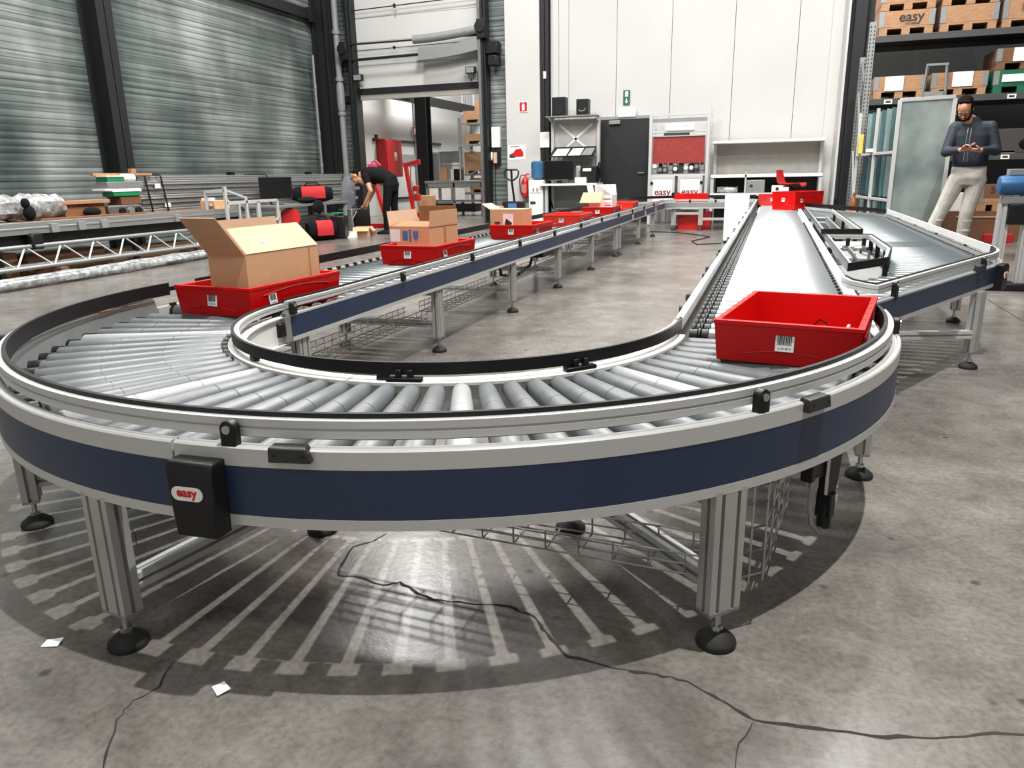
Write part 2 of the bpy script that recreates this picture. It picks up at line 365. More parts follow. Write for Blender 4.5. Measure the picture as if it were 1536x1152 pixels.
# black door in the main wall
mb = MB(); mb.box(-2.5, -1.46, 13.95, 14.0, 0, 2.12); d2 = struct(mb.build('door_2', mat('black_door', (20, 21, 24), 0.45), bev=0.003))
mb = MB()
for a in ((-2.56, -2.5, 0, 2.18), (-1.46, -1.4, 0, 2.18), (-2.5, -1.46, 2.12, 2.18)): mb.box(a[0], a[1], 13.94, 14.0, a[2], a[3])
mb.build('door_frame', MT['galv'], d2)
mb = MB(); mb.box(-2.32, -2.08, 13.88, 13.95, 2.02, 2.1); mb.build('door_closer', MT['grey'], d2, bev=0.01)
mb = MB(); mb.cyl((-1.56, 13.95, 1.03), (-1.56, 13.89, 1.03), 0.012); mb.beam((-1.56, 13.89, 1.03), (-1.68, 13.89, 1.03), 0.02, 0.02); mb.build('door_handle', MT['galv'], d2)
# ---- hall beyond the door
mb = MB(); mb.box(-9.7, -9.6, 14.1, 24, 0, HZ); struct(mb.build('wall_far_left', MT['wallw'], smooth=0))
mb = MB(); mb.box(-14, -3, 24, 24.1, 0, HZ); struct(mb.build('wall_far_back', MT['wallw'], smooth=0))
mb = MB(); mb.box(-4.6, -4.5, 14.1, 24, 0, HZ); struct(mb.build('wall_far_right', MT['wallw'], smooth=0))
mb = MB(); mb.box(-9.61, -9.55, 18.2, 21.5, 1.45, 1.7); struct(mb.build('trim_7', MT['grey']))
mb = MB(); mb.box(-9.61, -9.54, 16.9, 21.5, 2.03, 2.1); mb.box(-9.62, -9.55, 17.05, 17.15, 2.1, 2.2); struct(mb.build('trim_8', MT['dark']))
mb = MB(); mb.box(-9.61, -9.56, 18.2, 21.5, 0.4, 0.46); struct(mb.build('trim_9', MT['dark']))
mb = MB(); ibeam(mb, -8.53, 18.0, 0, HZ, 0.34, 0.34, 0.022, 0); mb.box(-8.7, -8.36, 17.82, 17.835, 0, HZ); struct(mb.build('trim_10', MT['dark'], bev=0.003))
mb = MB(); mb.box(-9.15, -8.95, 16.2, 23.9, 3.12, 3.36); mb.box(-9.4, -8.6, 16.2, 16.35, 3.15, 3.3); struct(mb.build('trim_11', MT['dark'], bev=0.004))
mb = MB(); mb.box(-9.56, -9.5, 19.5, 19.56, 0.4, HZ); mb.box(-9.56, -9.5, 19.75, 19.8, 2.3, HZ); struct(mb.build('trim_12', MT['grey']))
fc = thing('fire_cabinet', 'tall red fire hose cabinet on the white wall beyond the doorway', 'cabinet', (-9.5985, 17.6, 1.05))
mb = MB(); mb.box(0, 0.3, -0.5, 0.46, 0, 1.02); mb.build('case', MT['redp'], fc, bev=0.012)
mb = MB(); mb.box(0.3, 0.32, -0.48, 0.44, 0.02, 1.0); dd = mb.build('cabinet_door', MT['redp'], fc, bev=0.006)
mb = MB(); mb.box(0.322, 0.325, -0.05, 0.12, 0.45, 0.68); mb.build('white_symbol', MT['paper'], dd)
mb = MB(); mb.tube([(0.328, 0.03+0.045*math.cos(a), 0.5+0.045*math.sin(a)) for a in [k*PI/6 for k in range(12)]], 0.012, 6, True); mb.build('hose_mark', MT['redp'], dd)
def fire_sign(loc, n, label, w=0.17, h=0.19):
    s = thing('fire_sign', label, 'sign', loc)
    M = face((0, 0, 0), n)
    mb = MB(); mb.box(-w/2-0.015, w/2+0.015, -h/2-0.015, h/2+0.015, 0, 0.004, M); mb.build('border', MT['paper'], s)
    mb = MB(); mb.box(-w/2, w/2, -h/2, h/2, 0.004, 0.006, M); mb.build('panel', MT['redp'], s)
    mb = MB(); mb.prism([(-0.03, -0.07), (0.03, -0.07), (0.03, 0.04), (0.01, 0.055), (0.01, 0.075), (-0.01, 0.075), (-0.01, 0.055), (-0.03, 0.04)], 0.006, 0.008, M); mb.build('extinguisher_mark', MT['paper'], s)
fire_sign((-9.49, 19.4, 2.42), (1, -0.6, 0), 'red fire extinguisher sign on the wall beyond the doorway')
fire_sign((-4.2, 13.87, 2.455), (0, -1, 0), 'red fire extinguisher sign on the white pier')
# red jib crane trolley beyond the doorway
jk = thing('shop_crane', 'red folding workshop crane standing beyond the doorway', 'crane', (-7.75, 15.5, 0))
mb = MB(); mb.beam((0, 0, 0.1), (-0.17, 0, 1.35), 0.09, 0.09); mb.build('mast', MT['redp'], jk, bev=0.006)
mb = MB(); mb.beam((-0.2, 0, 1.33), (0.22, 0, 1.42), 0.07, 0.09); mb.box(0.16, 0.24, -0.04, 0.04, 1.34, 1.46); mb.build('boom', MT['redp'], jk, bev=0.006)
mb = MB(); mb.cyl((0.02, 0, 0.5), (-0.05, 0, 0.95), 0.035); mb.cyl((-0.05, 0, 0.95), (-0.02, 0, 1.35), 0.016); mb.build('ram', MT['steel'], jk)
for y in (-0.3, 0.3):
    mb = MB(); mb.beam((-0.2, y*0.3, 0.1), (0.45, y, 0.1), 0.07, 0.09); mb.build('leg', MT['redp'], jk, bev=0.005)
    for x, yy in ((-0.2, y*0.3), (0.45, y)):
        mb = MB(); mb.cyl((x-0.0, yy-0.02, 0.05), (x, yy+0.02, 0.05), 0.05); mb.build('wheel', MT['rubber'], jk)
mb = MB(); mb.box(0.05, 0.2, -0.1, 0.05, 0.45, 0.62); mb.box(0.05, 0.18, -0.1, 0.05, 0.68, 0.82); mb.build('winch', MT['redp'], jk, bev=0.02)
mb = MB(); mb.tube([(0.2, 0, 1.36), (0.2, 0, 0.9), (0.19, 0.0, 0.6)], 0.008, 6); mb.build('chain', MT['blackm'], jk)
# second red crane behind the bending man
jk2 = thing('engine_hoist', 'red A-frame hoist leg standing behind the bending person', 'hoist', (-6.32, 11.2, 0))
mb = MB(); mb.beam((-0.15, 0, 0.95), (0.08, 0, 0.1), 0.07, 0.07); mb.build('strut', MT['redp'], jk2, bev=0.005)
mb = MB(); mb.box(-0.3, 0.5, -0.05, 0.05, 0.05, 0.14); mb.build('base', MT['redp'], jk2, bev=0.006)
for x in (-0.28, 0.48):
    mb = MB(); mb.cyl((x, -0.03, 0.05), (x, 0.03, 0.05), 0.05); mb.build('wheel', MT['rubber'], jk2)
mb = MB(); mb.tube([(-0.15, 0, 0.93), (-0.22, 0, 1.2), (-0.2, 0, 1.33), (-0.1, 0, 1.36), (0.0, 0, 1.26)], 0.018, 8); mb.box(-0.27, -0.08, -0.05, 0.05, 1.22, 1.3); mb.build('upper_arm', MT['pink'], jk2, bev=0.01)
# locker, bench and pallet rack beyond
lk = thing('locker', 'plain grey steel locker beside the dark column beyond the doorway', 'locker', (-8.1, 18.5, 0))
mb = MB(); mb.box(-0.42, 0.3, -0.2, 0.3, 0, 1.74); mb.build('case', mat('locker_grey', (182, 184, 182), 0.5), lk, bev=0.008)
mb = MB(); mb.box(-0.4, 0.28, -0.215, -0.2, 0.04, 1.7); mb.build('locker_door', mat('locker_grey2', (174, 176, 175), 0.5), lk, bev=0.004)
wb = thing('packing_bench', 'grey workbench with white bin fronts beyond the doorway', 'workbench', (-7.1, 17.0, 0))
mb = MB(); mb.box(-0.85, 0.85, -0.35, 0.35, 0.86, 0.92); mb.box(-0.82, 0.82, -0.33, 0.33, 0.74, 0.86); mb.build('bench_top', MT['grey'], wb, bev=0.006)
mb = MB(); mb.box(-0.82, 0.82, -0.33, 0.33, 0.36, 0.4); mb.build('shelf', MT['grey'], wb)
for x in (-0.8, 0.0, 0.8):
    for y in (-0.3, 0.3):
        mb = MB(); mb.box(x-0.03, x+0.03, y-0.03, y+0.03, 0, 0.86); mb.build('leg', MT['galv'], wb, bev=0.003)
for x in (-0.72, -0.35, 0.05):
    mb = MB(); mb.box(x, x+0.27, -0.36, -0.34, 0.42, 0.73); mb.build('bin_front', MT['paper'], wb)
mb = MB(); mb.box(-0.75, 0.6, -0.3, 0.2, 0.1, 0.3); mb.build('dark_bin', MT['blackm'], wb, bev=0.01)
sf = thing('parts_shelf', 'small open shelf standing on the bench beyond the doorway', 'shelf', (-7.3, 17.05, 0.92))
for x in (-0.3, 0.3):
    for y in (-0.13, 0.13): mb = MB(); mb.box(x-0.012, x+0.012, y-0.012, y+0.012, 0, 0.78); mb.build('upright', MT['alu'], sf)
for z in (0.38, 0.75):
    mb = MB(); mb.box(-0.3, 0.3, -0.13, 0.13, z, z+0.02); mb.build('shelf_board', MT['galv'], sf)
mb = MB(); mb.box(-0.29, 0.29, -0.12, -0.11, 0.47, 0.75); mb.build('glass_front', MT['tealg'], sf)
for i, (x, m, nm, lb, w, h) in enumerate(((-7.5, 'card', 'carton', 'small brown carton on the bench under the open shelf', 0.18, 0.34), (-7.25, 'paper', 'paper_roll', 'white paper hanging in the open shelf beyond the doorway', 0.1, 0.3), (-7.1, 'black', 'black_box', 'black box on the bench under the open shelf', 0.22, 0.3))):
    mb = MB(); mb.box(-w/2, w/2, -0.1, 0.08, 0, h); o = mb.build(nm, MT[m], None, 0.006, loc=(x, 17.05, 0.921)); tag(o, lb, 'box' if i != 1 else 'paper')
o = MB().box(-0.2, 0.2, -0.15, 0.15, 0, 0.55).build('carton', MT['card'], None, 0.004, loc=(-7.75, 16.3, 0)); tag(o, 'tall brown carton on the floor beside the workshop crane', 'carton')
fr = thing('pallet_rack', 'pallet rack with wooden crates beyond the doorway', 'rack', (-7.4, 19.2, 0))
for x in (-0.52, 0.72):
    for y in (0, 0.9):
        mb = MB(); mb.box(x-0.045, x+0.045, y-0.035, y+0.035, 0, 2.7); mb.build('upright', MT['galv'], fr)
for z in (0.55, 1.1, 1.95, 2.55):
    mb = MB(); mb.box(-0.5, 0.7, -0.03, 0.03, z-0.06, z); mb.build('shelf_beam', MT['galv'], fr)
    mb = MB(); mb.box(-0.5, 0.7, 0.03, 0.9, z-0.03, z); mb.build('deck', MT['blackm'], fr)
mb = MB(); mb.beam((-0.5, -0.04, 1.9), (0.65, -0.04, 1.45), 0.02, 0.035); mb.beam((0.65, -0.04, 1.45), (-0.3, -0.04, 1.05), 0.02, 0.035); mb.build('brace', MT['galv'], fr)
def crate(name, label, cat, loc, w, d, h, m='wood', group=None, plank=2, corners=True, rz=0, pallet=True, letters=None):
    c = thing(name, label, cat, loc, rz, group); z0 = 0.0
    if pallet:
        z0 = 0.11
        mb = MB()
        for k in range(3):
            x = -w/2+0.06+(w-0.12)*k/2; mb.box(x-0.055, x+0.055, -d/2, d/2, 0.0, 0.085)
        mb.box(-w/2, w/2, -d/2, d/2, 0.085, 0.11); mb.build('pallet_base', MT[m], c, bev=0.003)
    mb = MB(); t = 0.02; ph = (h-z0)/plank
    for k in range(plank):
        a, b = z0+ph*k+0.002, z0+ph*(k+1)-0.002
        mb.box(-w/2, w/2, -d/2, -d/2+t, a, b); mb.box(-w/2, w/2, d/2-t, d/2, a, b); mb.box(-w/2, -w/2+t, -d/2+t, d/2-t, a, b); mb.box(w/2-t, w/2, -d/2+t, d/2-t, a, b)
    mb.build('collar_boards', MT[m], c, bev=0.002)
    if corners:
        for sx in (-1, 1):
            mb = MB(); x = sx*(w/2-0.03); mb.box(x-0.035, x+0.035, -d/2-0.004, -d/2, z0+0.005, h-0.005); mb.box(sx*w/2-0.002, sx*w/2+0.002, -d/2, -d/2+0.07, z0+0.005, h-0.005)
            mb.build('corner_plate', MT['galv'], c)
    if letters:
        for body, size, x, z, mt in letters: text('printed_word', body, size, face((x, -d/2-0.002, z), (0, -1, 0)), MT[mt], c, bold=0.02)
    return c
for z, h, dx, m, lb in ((0.55, 0.42, 0.15, 'wood', 'bottom wooden crate in the rack beyond the doorway'), (1.1, 0.0, 0, '', ''), (1.95, 0.28, 0.05, 'wood', 'wooden crate on the third shelf of the rack beyond the doorway'), (1.45, 0.27, 0.1, 'woodd', ''), (2.55, 0.33, 0, 'wood', 'wide wooden crate on the top shelf of the rack beyond the doorway'), (2.881, 0.27, 0.25, 'wood', 'narrow wooden crate topmost in the rack beyond the doorway')):
    if lb: crate('wooden_crate', lb, 'crate', (-7.28+dx, 19.62, z+0.001), 1.05 if z < 2.6 else 0.8, 0.8, h, m, 'crates in the far rack', 1, False, 0, z < 2.8)
crate('wooden_crate', 'wooden crate on the second shelf of the rack beyond the doorway', 'crate', (-7.28, 19.62, 1.101), 1.05, 0.8, 0.62, 'wood', 'crates in the far rack', 2, False)
ac = thing('wall_unit', 'white panelled box high on the end wall beyond the doorway', 'appliance', (-9.6, 23.99, 3.1))
mb = MB(); mb.box(-0.6, 0.5, -0.5, 0, 0, 0.75); mb.build('housing', MT['wallw'], ac, bev=0.02)
mb = MB()
for k in range(6): mb.box(0.1+0.06*k, 0.13+0.06*k, -0.51, -0.5, 0.08, 0.68)
mb.build('grille', MT['grey'], ac)
# ------------------------------------------------------------------ conveyors
FT = 0.543
ZR = 0.498          # top of the rollers
M_STRIP = mat('black_wear_strip', (15, 15, 16), 0.5, spec=0.3)
def slot_profile(w, h):
    # T-slot extrusion cross-section, slots on each face every 40 mm
    s, dp, pts = 0.005, 0.013, []
    def side(p0, p1, n):
        p0, p1 = V((p0[0], p0[1])), V((p1[0], p1[1])); d = (p1-p0); L = d.length; d.normalize(); nx = V((-d.y, d.x))
        pts.append(p0)
        for k in range(n):
            c = p0 + d*(L*(k+0.5)/n)
            pts.extend([c-d*s, c-d*s+nx*dp, c+d*s+nx*dp, c+d*s])
    nw, nh = max(1, round(w/0.04)), max(1, round(h/0.04))
    side((-w/2, -h/2), (w/2, -h/2), nw); side((w/2, -h/2), (w/2, h/2), nh); side((w/2, h/2), (-w/2, h/2), nw); side((-w/2, h/2), (-w/2, -h/2), nh)
    return pts
def leg(parent, x, y, ang, ztop, w=0.085, h=0.045, zb=0.095):
    M = Matrix.Translation((x, y, 0)) @ Matrix.Rotation(math.radians(ang), 4, 'Z')
    mb = MB(); mb.prism(slot_profile(w, h), zb, ztop, M); lg = mb.build('leg', MT['legm'], parent, smooth=0)
    mb = MB(); mb.box(-w/2, w/2, -h/2, h/2, zb-0.008, zb-0.0005, M); mb.build('end_plate', MT['galv'], lg)
    mb = MB(); mb.cyl(M @ V((0, 0, 0.02)), M @ V((0, 0, zb)), 0.008, None, 10); mb.cyl(M @ V((0, 0, 0.036)), M @ V((0, 0, 0.048)), 0.014, None, 6); mb.build('levelling_screw', MT['steel'], lg)
    mb = MB(); mb.lathe([(0.044, 0.0), (0.046, 0.008), (0.043, 0.016), (0.026, 0.03), (0.014, 0.036)], (x, y, 0), 20); mb.build('foot', MT['rubber'], lg)
    return lg
def brace(parent, a, b):
    d = V((b[0]-a[0], b[1]-a[1])); n = V((-d.y, d.x)).normalized(); M = face(a, (d.x, d.y, 0))
    mb = MB(); mb.prism(slot_profile(0.04, 0.04), 0, (V(b)-V(a)).length, M); return mb.build('cross_brace', MT['alu'], parent, smooth=0)
def frame_prof(s, zb, zt, w=0.028):
    # s=+1: outside faces right of travel
    P = [(-w, zb), (0.002, zb), (0.002, zb+0.018), (-0.001, zb+0.018), (-0.001, zt-0.008), (0.002, zt-0.008), (0.002, zt), (-0.01, zt), (-0.011, zt-0.003), (-0.014, zt-0.003), (-0.015, zt), (-w, zt)]
    return [(o*s, z) for o, z in P]
def panel_prof(s, zb, zt):
    return [(o*s, z) for o, z in ((-0.001, zb), (0.0014, zb), (0.0014, zt), (-0.001, zt))]
def guide_prof(s, r0, z0, z1):
    # silver profile with a groove; r0 = inner offset
    h = z1-z0; t = 0.016
    return [(o*s, z) for o, z in ((r0, z0), (r0+t, z0), (r0+t, z0+h*0.42), (r0+t-0.004, z0+h*0.45), (r0+t-0.004, z0+h*0.55), (r0+t, z0+h*0.58), (r0+t, z1), (r0, z1))]
def strip_prof(s, r0, z0, z1, t=0.008):
    return [(o*s, z) for o, z in ((r0-t, z0), (r0, z0), (r0, z1), (r0-t, z1))]
def bracket(parent, x, y, ang, z0, z1, bolt=True, w=0.034, side=1):
    # black guide bracket; local -Y is the outside
    M = Matrix.Translation((x, y, 0)) @ Matrix.Rotation(math.radians(ang), 4, 'Z'); t = 0.02
    mb = MB(); r = w/2
    pts = [(-r, z0), (r, z0)] + [(r*math.cos(a), z1-r+r*math.sin(a)) for a in [k*PI/8 for k in range(9)]]
    R = Matrix(((1, 0, 0, 0), (0, 0, -1, 0), (0, 1, 0, 0), (0, 0, 0, 1)))
    mb.prism(pts, 0, t, M @ R); b = mb.build('guide_bracket', MT['black'], parent, bev=0.003)
    if bolt:
        mb = MB(); mb.cyl(M @ V((0, -t, z1-r)), M @ V((0, -t-0.004, z1-r)), 0.0085, None, 14); mb.cyl(M @ V((0, -t-0.004, z1-r)), M @ V((0, -t-0.0055, z1-r)), 0.004, None, 6)
        mb.build('bolt', MT['steel'], b)
    return b
def sensor(parent, x, y, ang, z, w=0.085):
    M = Matrix.Translation((x, y, z)) @ Matrix.Rotation(math.radians(ang), 4, 'Z')
    mb = MB(); mb.loft([[M @ V(p) for p in ((-w/2, -0.02, -0.012), (w/2, -0.02, -0.012), (w/2, 0.012, -0.012), (-w/2, 0.012, -0.012))],
                        [M @ V(p) for p in ((-w/2+0.002, -0.02, 0.018), (w/2-0.008, -0.02, 0.018), (w/2-0.012, 0.008, 0.02), (-w/2+0.004, 0.008, 0.02))]])
    s = mb.build('sensor', mat('sensor_black', (38, 38, 38), 0.5) if 'sb' not in MT else MT['sb'], parent, bev=0.003)
    mb = MB()
    for dx in (-w*0.33, w*0.33): mb.cyl(M @ V((dx, -0.0205, 0.003)), M @ V((dx, -0.0215, 0.003)), 0.003, None, 8)
    mb.build('screw', MT['blackm'], s)
def logo_box(parent, x, y, ang, z0, z1, w):
    M = Matrix.Translation((x, y, 0)) @ Matrix.Rotation(math.radians(ang), 4, 'Z')
    mb = MB()
    mb.loft([[M @ V(p) for p in ((-w*0.44, -0.042, z0), (w*0.44, -0.042, z0), (w*0.47, 0.002, z0), (-w*0.47, 0.002, z0))],
             [M @ V(p) for p in ((-w/2, -0.045, z1-0.018), (w/2, -0.045, z1-0.018), (w/2, 0.002, z1-0.018), (-w/2, 0.002, z1-0.018))],
             [M @ V(p) for p in ((-w/2, -0.038, z1), (w/2, -0.038, z1), (w/2, 0.002, z1), (-w/2, 0.002, z1))]])
    b = mb.build('cover_box', MT['black'], parent, bev=0.004)
    zc = z0+(z1-z0)*0.6; F = M @ face((-w*0.06, -0.0455, zc), (0, -1, 0)); a, h = w*0.2, w*0.135
    pill = [(a+h*math.cos(t), h*math.sin(t)) for t in [-PI/2+k*PI/10 for k in range(11)]] + [(-a-h*math.cos(t), -h*math.sin(t)) for t in [-PI/2+k*PI/10 for k in range(11)]]
    mb = MB(); mb.prism([(p[0], p[1]) for p in pill], -0.004, 0.001, F); lb = mb.build('logo_label', MT['paper'], b)
    text('logo_word', 'easy', w*0.25, F @ Matrix.Translation((0, 0.003, 0.0012)), MT['redp'], b, bold=0.03)
    return b
def rollers(parent, items, near=100):
    # items: list of (a, b, r0, r1, material); the nearest ones are parts, the rest one part
    cam = V((1.085, -2.571, 1.03)); items = sorted(items, key=lambda i: (V(i[0])-cam).length); cache = {}
    for a, b, r0, r1, m in items[:near]:
        a, b = V(a), V(b); L = (b-a).length; key = (round(L, 3), r0, r1, m.name)
        if key in cache:
            o = bpy.data.objects.new('roller', cache[key]); COL.objects.link(o); o.parent = parent
        else:
            mb = MB(); e = 0.004
            gv = [] if r0 == r1 else [q for t in (0.34, 0.67) for q in ((r0+(r1-r0)*t, L*t-0.0015), (r0+(r1-r0)*t-0.0012, L*t-0.0012), (r0+(r1-r0)*t-0.0012, L*t+0.0012), (r0+(r1-r0)*t+0.0004, L*t+0.0015))]
            mb.lathe([(0.006, -0.02), (0.006, 0), (r0-e, 0), (r0, e)] + gv + [(r1, L-e), (r1-e, L), (0.006, L), (0.006, L+0.02)], n=20)
            o = mb.build('roller', m, parent, smooth=50); cache[key] = o.data
        o.matrix_local = Matrix.Translation(a) @ V((0, 0, 1)).rotation_difference(b-a).to_matrix().to_4x4()
    if items[near:]:
        mb = MB()
        for a, b, r0, r1, m in items[near:]: mb.cyl(a, b, r0, r1, 12)
        o = mb.build('rollers_far', items[-1][4], parent, smooth=50); o['kind'] = 'stuff'
def wire_tray(parent, a, b, w, h, z, cell=0.05, side=False):
    # welded wire cable tray from a to b (plan), U-shaped
    a, b = V((a[0], a[1], 0)), V((b[0], b[1], 0)); d = b-a; L = d.length; d.normalize(); n = V((-d.y, d.x, 0)); mb = MB(); r = 0.0025
    P = lambda t, u, v: a + d*t + n*u + V((0, 0, z+v))
    for u, v in [(-w/2, h), (-w/2, h/2), (-w/2, 0), (-w/6, 0), (w/6, 0), (w/2, 0), (w/2, h/2), (w/2, h)]:
        mb.tube([P(0, u, v), P(L, u, v)], r, 5)
    for k in range(int(L/cell)+1):
        t = k*cell; mb.tube([P(t, -w/2, h), P(t, -w/2, 0), P(t, w/2, 0), P(t, w/2, h)], r, 5)
    return mb.build('wire_tray', MT['wire'], parent)

def repeat(o, pts):
    for i, p in enumerate(pts):
        c = o if i == 0 else link_copy(o, o.parent)
        c.location = p
# ---- the near U-turn of tapered rollers
cv = thing('curved_conveyor', 'wide U-turn roller conveyor with blue side band nearest the camera', 'conveyor', (0, 0, 0))
for a0, a1 in ((-180, -90.12), (-89.88, 0)):
    pth = arc(0, 0, 1.476, a0, a1, 36)
    mb = MB(); P = [(-0.03, 0.378), (0.002, 0.378), (0.002, 0.4), (-0.0012, 0.4), (-0.0012, 0.503), (0.002, 0.503), (0.002, 0.539), (-0.001, 0.5425), (-0.009, FT), (-0.01, 0.5405), (-0.014, 0.5405), (-0.015, FT), (-0.022, FT), (-0.024, 0.536), (-0.03, 0.536)]
    mb.sweep(pth, P); mb.build('outer_frame', MT['alu'], cv, smooth=30)
    mb = MB(); mb.sweep(pth, panel_prof(1, 0.4005, 0.5025)); mb.build('blue_band', MT['blue'], cv, smooth=30)
    mb = MB(); mb.sweep(pth, [(-0.035, 0.44), (-0.0302, 0.44), (-0.0302, 0.52), (-0.035, 0.52)]); mb.build('inner_shade_strip', MT['grey'], cv, smooth=30)  # grey strip added for the dark reflection on the frame's inner wall
    pth = arc(0, 0, 0.785, a0, a1, 28)
    mb = MB(); mb.sweep(pth, [(-0.016, 0.378), (0.0, 0.378), (0.0, 0.484), (0.045, 0.484), (0.045, 0.492), (0.043, 0.494), (-0.014, 0.494), (-0.014, 0.489), (-0.004, 0.489), (-0.004, 0.382), (-0.016, 0.382)]); mb.build('inner_frame', MT['white'], cv, smooth=30)
it = []
WH = (-36.0, -67.5, -112.5, -157.5)
for k in range(-39, 1):
    a = -4.5*(k+39)-2.25 + 0 if False else 4.5*k - 2.25
for k in range(41):
    a = -180+4.5*k
    if k in (0, 40): continue
    c, s = math.cos(math.radians(a)), math.sin(math.radians(a)); r0, r1 = 0.0255, 0.0405
    it.append(((0.848*c, 0.848*s, ZR-r0), (1.382*c, 1.382*s, ZR-r1), r0, r1, MT['white_sleeve'] if min(abs(a-w) for w in WH) < 0.1 else MT['grey_sleeve']))
rollers(cv, it)
mb = MB(); mb.cyl((0, 0, 0), (0.056, 0, 0), 0.025, 0.025, 12); hub = mb.build('roller_bearing', MT['black'], cv)
for i, q in enumerate(it):
    h = hub if i == 0 else link_copy(hub, cv); e = V(q[1]); h.location = e + e.normalized()*0.003; h.location.z = e.z; h.rotation_euler = (0, 0, math.atan2(e.y, e.x))
# black end cogs on the inner roller ends
for k in range(1, 12):
    a = math.radians(-180+4.5*k); c, s = math.cos(a), math.sin(a)
    mb = MB(); mb.cyl((0.832*c, 0.832*s, ZR-0.024), (0.846*c, 0.846*s, ZR-0.0245), 0.023, None, 12); mb.build('belt_pulley', MT['black'], cv)
# guides
pth = arc(0, 0, 1.437, -182, 3, 90)
mb = MB(); mb.sweep(pth, guide_prof(1, 0, 0.556, 0.592)); mb.build('guide_rail', MT['alu'], cv, smooth=30)
tip = lambda pts, e: pts
mb = MB(); mb.sweep(arc(0, 0, 1.437, -183, 4, 90), strip_prof(1, 0, 0.549, 0.602, 0.01)); mb.build('wear_strip', M_STRIP, cv, smooth=30)
mb = MB(); mb.sweep(arc(0, 0, 1.437, -186, -182.9, 3), strip_prof(1, -0.001, 0.566, 0.584, 0.007)); mb.build('strip_tip', M_STRIP, cv, smooth=30)
pth = arc(0, 0, 0.805, -184, 3, 70)
mb = MB(); mb.sweep(pth, guide_prof(-1, 0.0, 0.516, 0.541)); mb.build('guide_rail', MT['alu'], cv, smooth=30)
mb = MB(); mb.sweep(pth, strip_prof(-1, 0.0, 0.512, 0.547, 0.01)); mb.build('wear_strip', M_STRIP, cv, smooth=30)
def polar(r, a): return (r*math.cos(math.radians(a)), r*math.sin(math.radians(a)))
MT['sb'] = mat('sensor_black', (40, 40, 40), 0.45)
for a in (-174.0, -140, -85.0, -42.0, -2.5):
    x, y = polar(1.456, a); bracket(cv, x, y, a+90, 0.513, 0.592)
for a in (-79.9, -35.6):
    x, y = polar(1.474, a); sensor(cv, x, y, a+90, 0.532)
x, y = polar(1.44, -168); M = Matrix.Translation((x, y, 0.538)) @ Matrix.Rotation(math.radians(-168+90), 4, 'Z')
mb = MB(); mb.box(-0.04, 0.04, -0.01, 0.012, 0, 0.035, M); rf = mb.build('reflector', MT['card'], cv, bev=0.006)
for a in (-83, -45, -178, -120):
    x, y = polar(0.79, a); bracket(cv, x*1.03, y*1.03, a-90, 0.494, 0.52, False, 0.036)
for a in (-78.4, -43):
    x, y = polar(0.815, a); M = Matrix.Translation((x, y, 0.494)) @ Matrix.Rotation(math.radians(a+90), 4, 'Z')
    mb = MB(); mb.box(-0.05, 0.05, -0.012, 0.012, 0, 0.012, M); mb.box(-0.025, -0.008, -0.01, 0.01, 0.01, 0.034, M); mb.box(0.008, 0.025, -0.01, 0.01, 0.01, 0.034, M); mb.build('photo_eye', MT['black'], cv, bev=0.003)
logo_box(cv, *polar(1.476, -87.5), 2.5, 0.362, 0.517, 0.105)
for a in (-45, -100.3, -135.5):
    x, y = polar(1.455, a); leg(cv, x, y, a+90, 0.385)
    xi, yi = polar(0.81, a); leg(cv, xi, yi, a+90, 0.384)
    c, s = math.cos(math.radians(a)), math.sin(math.radians(a))
    brace(cv, (xi+0.025*c, yi+0.025*s, 0.15), (x-0.025*c, y-0.025*s, 0.15)); 
    mb = MB(); mb.beam((xi+0.03*c, yi+0.03*s, 0.35), (x-0.03*c, y-0.03*s, 0.35), 0.03, 0.05); mb.build('cross_beam', MT['galv'], cv)
wire_tray(cv, (-0.15, -0.86), (1.0, -0.93), 0.12, 0.05, 0.14, 0.085)
mb = MB()
for z in (0.14, 0.2, 0.26, 0.32, 0.36):
    mb.tube([(1.06, -0.98, z), (1.12, -0.93, z), (1.18, -0.5, z)], 0.0028, 5)
for t in range(5):
    f = t/4; x, y = 1.12+0.06*f, -0.93+0.43*f; mb.tube([(x, y, 0.12), (x, y, 0.37)], 0.0028, 5)
mb.tube([(1.09, -0.955, 0.12), (1.09, -0.955, 0.37)], 0.0028, 5)
mb.build('wire_tray', MT['wire'], cv)
# drive motor unit hanging under the rim
x, y = polar(1.41, -27); M = Matrix.Translation((x, y, 0)) @ Matrix.Rotation(math.radians(-27+90), 4, 'Z')
mb = MB(); mb.prism([(-0.02, 0.38), (0.07, 0.38), (0.055, 0.26), (0.04, 0.225), (0.0, 0.225), (-0.015, 0.27)], -0.015, 0.015, M @ Matrix(((1, 0, 0, 0), (0, 0, -1, 0), (0, 1, 0, 0), (0, 0, 0, 1)))); mu = mb.build('drive_bracket', MT['blackm'], cv, bev=0.003)
mb = MB(); mb.box(0.005, 0.035, -0.02, 0.02, 0.16, 0.23, M); mb.cyl(M @ V((0.02, 0, 0.13)), M @ V((0.02, 0, 0.2)), 0.018); mb.build('plug', MT['black'], mu, bev=0.003)
mb = MB(); mb.box(-0.1, -0.03, -0.01, 0.02, 0.29, 0.38, M); mb.build('connector', MT['black'], mu, bev=0.003)
mb = MB(); mb.tube([M @ V(p) for p in ((-0.07, 0, 0.29), (-0.075, 0, 0.22), (-0.055, 0, 0.165), (-0.02, 0, 0.135), (0.015, 0, 0.128))], 0.007, 8); mb.tube([M @ V(p) for p in ((-0.07, 0, 0.30), (-0.07, 0, 0.27))], 0.014, 10); mb.build('cable', MT['galv'], mu)
mb = MB(); mb.cyl(M @ V((-0.025, -0.017, 0.38)), M @ V((-0.025, -0.017, 0.24)), 0.004, None, 6); mb.build('rod', MT['steel'], mu)

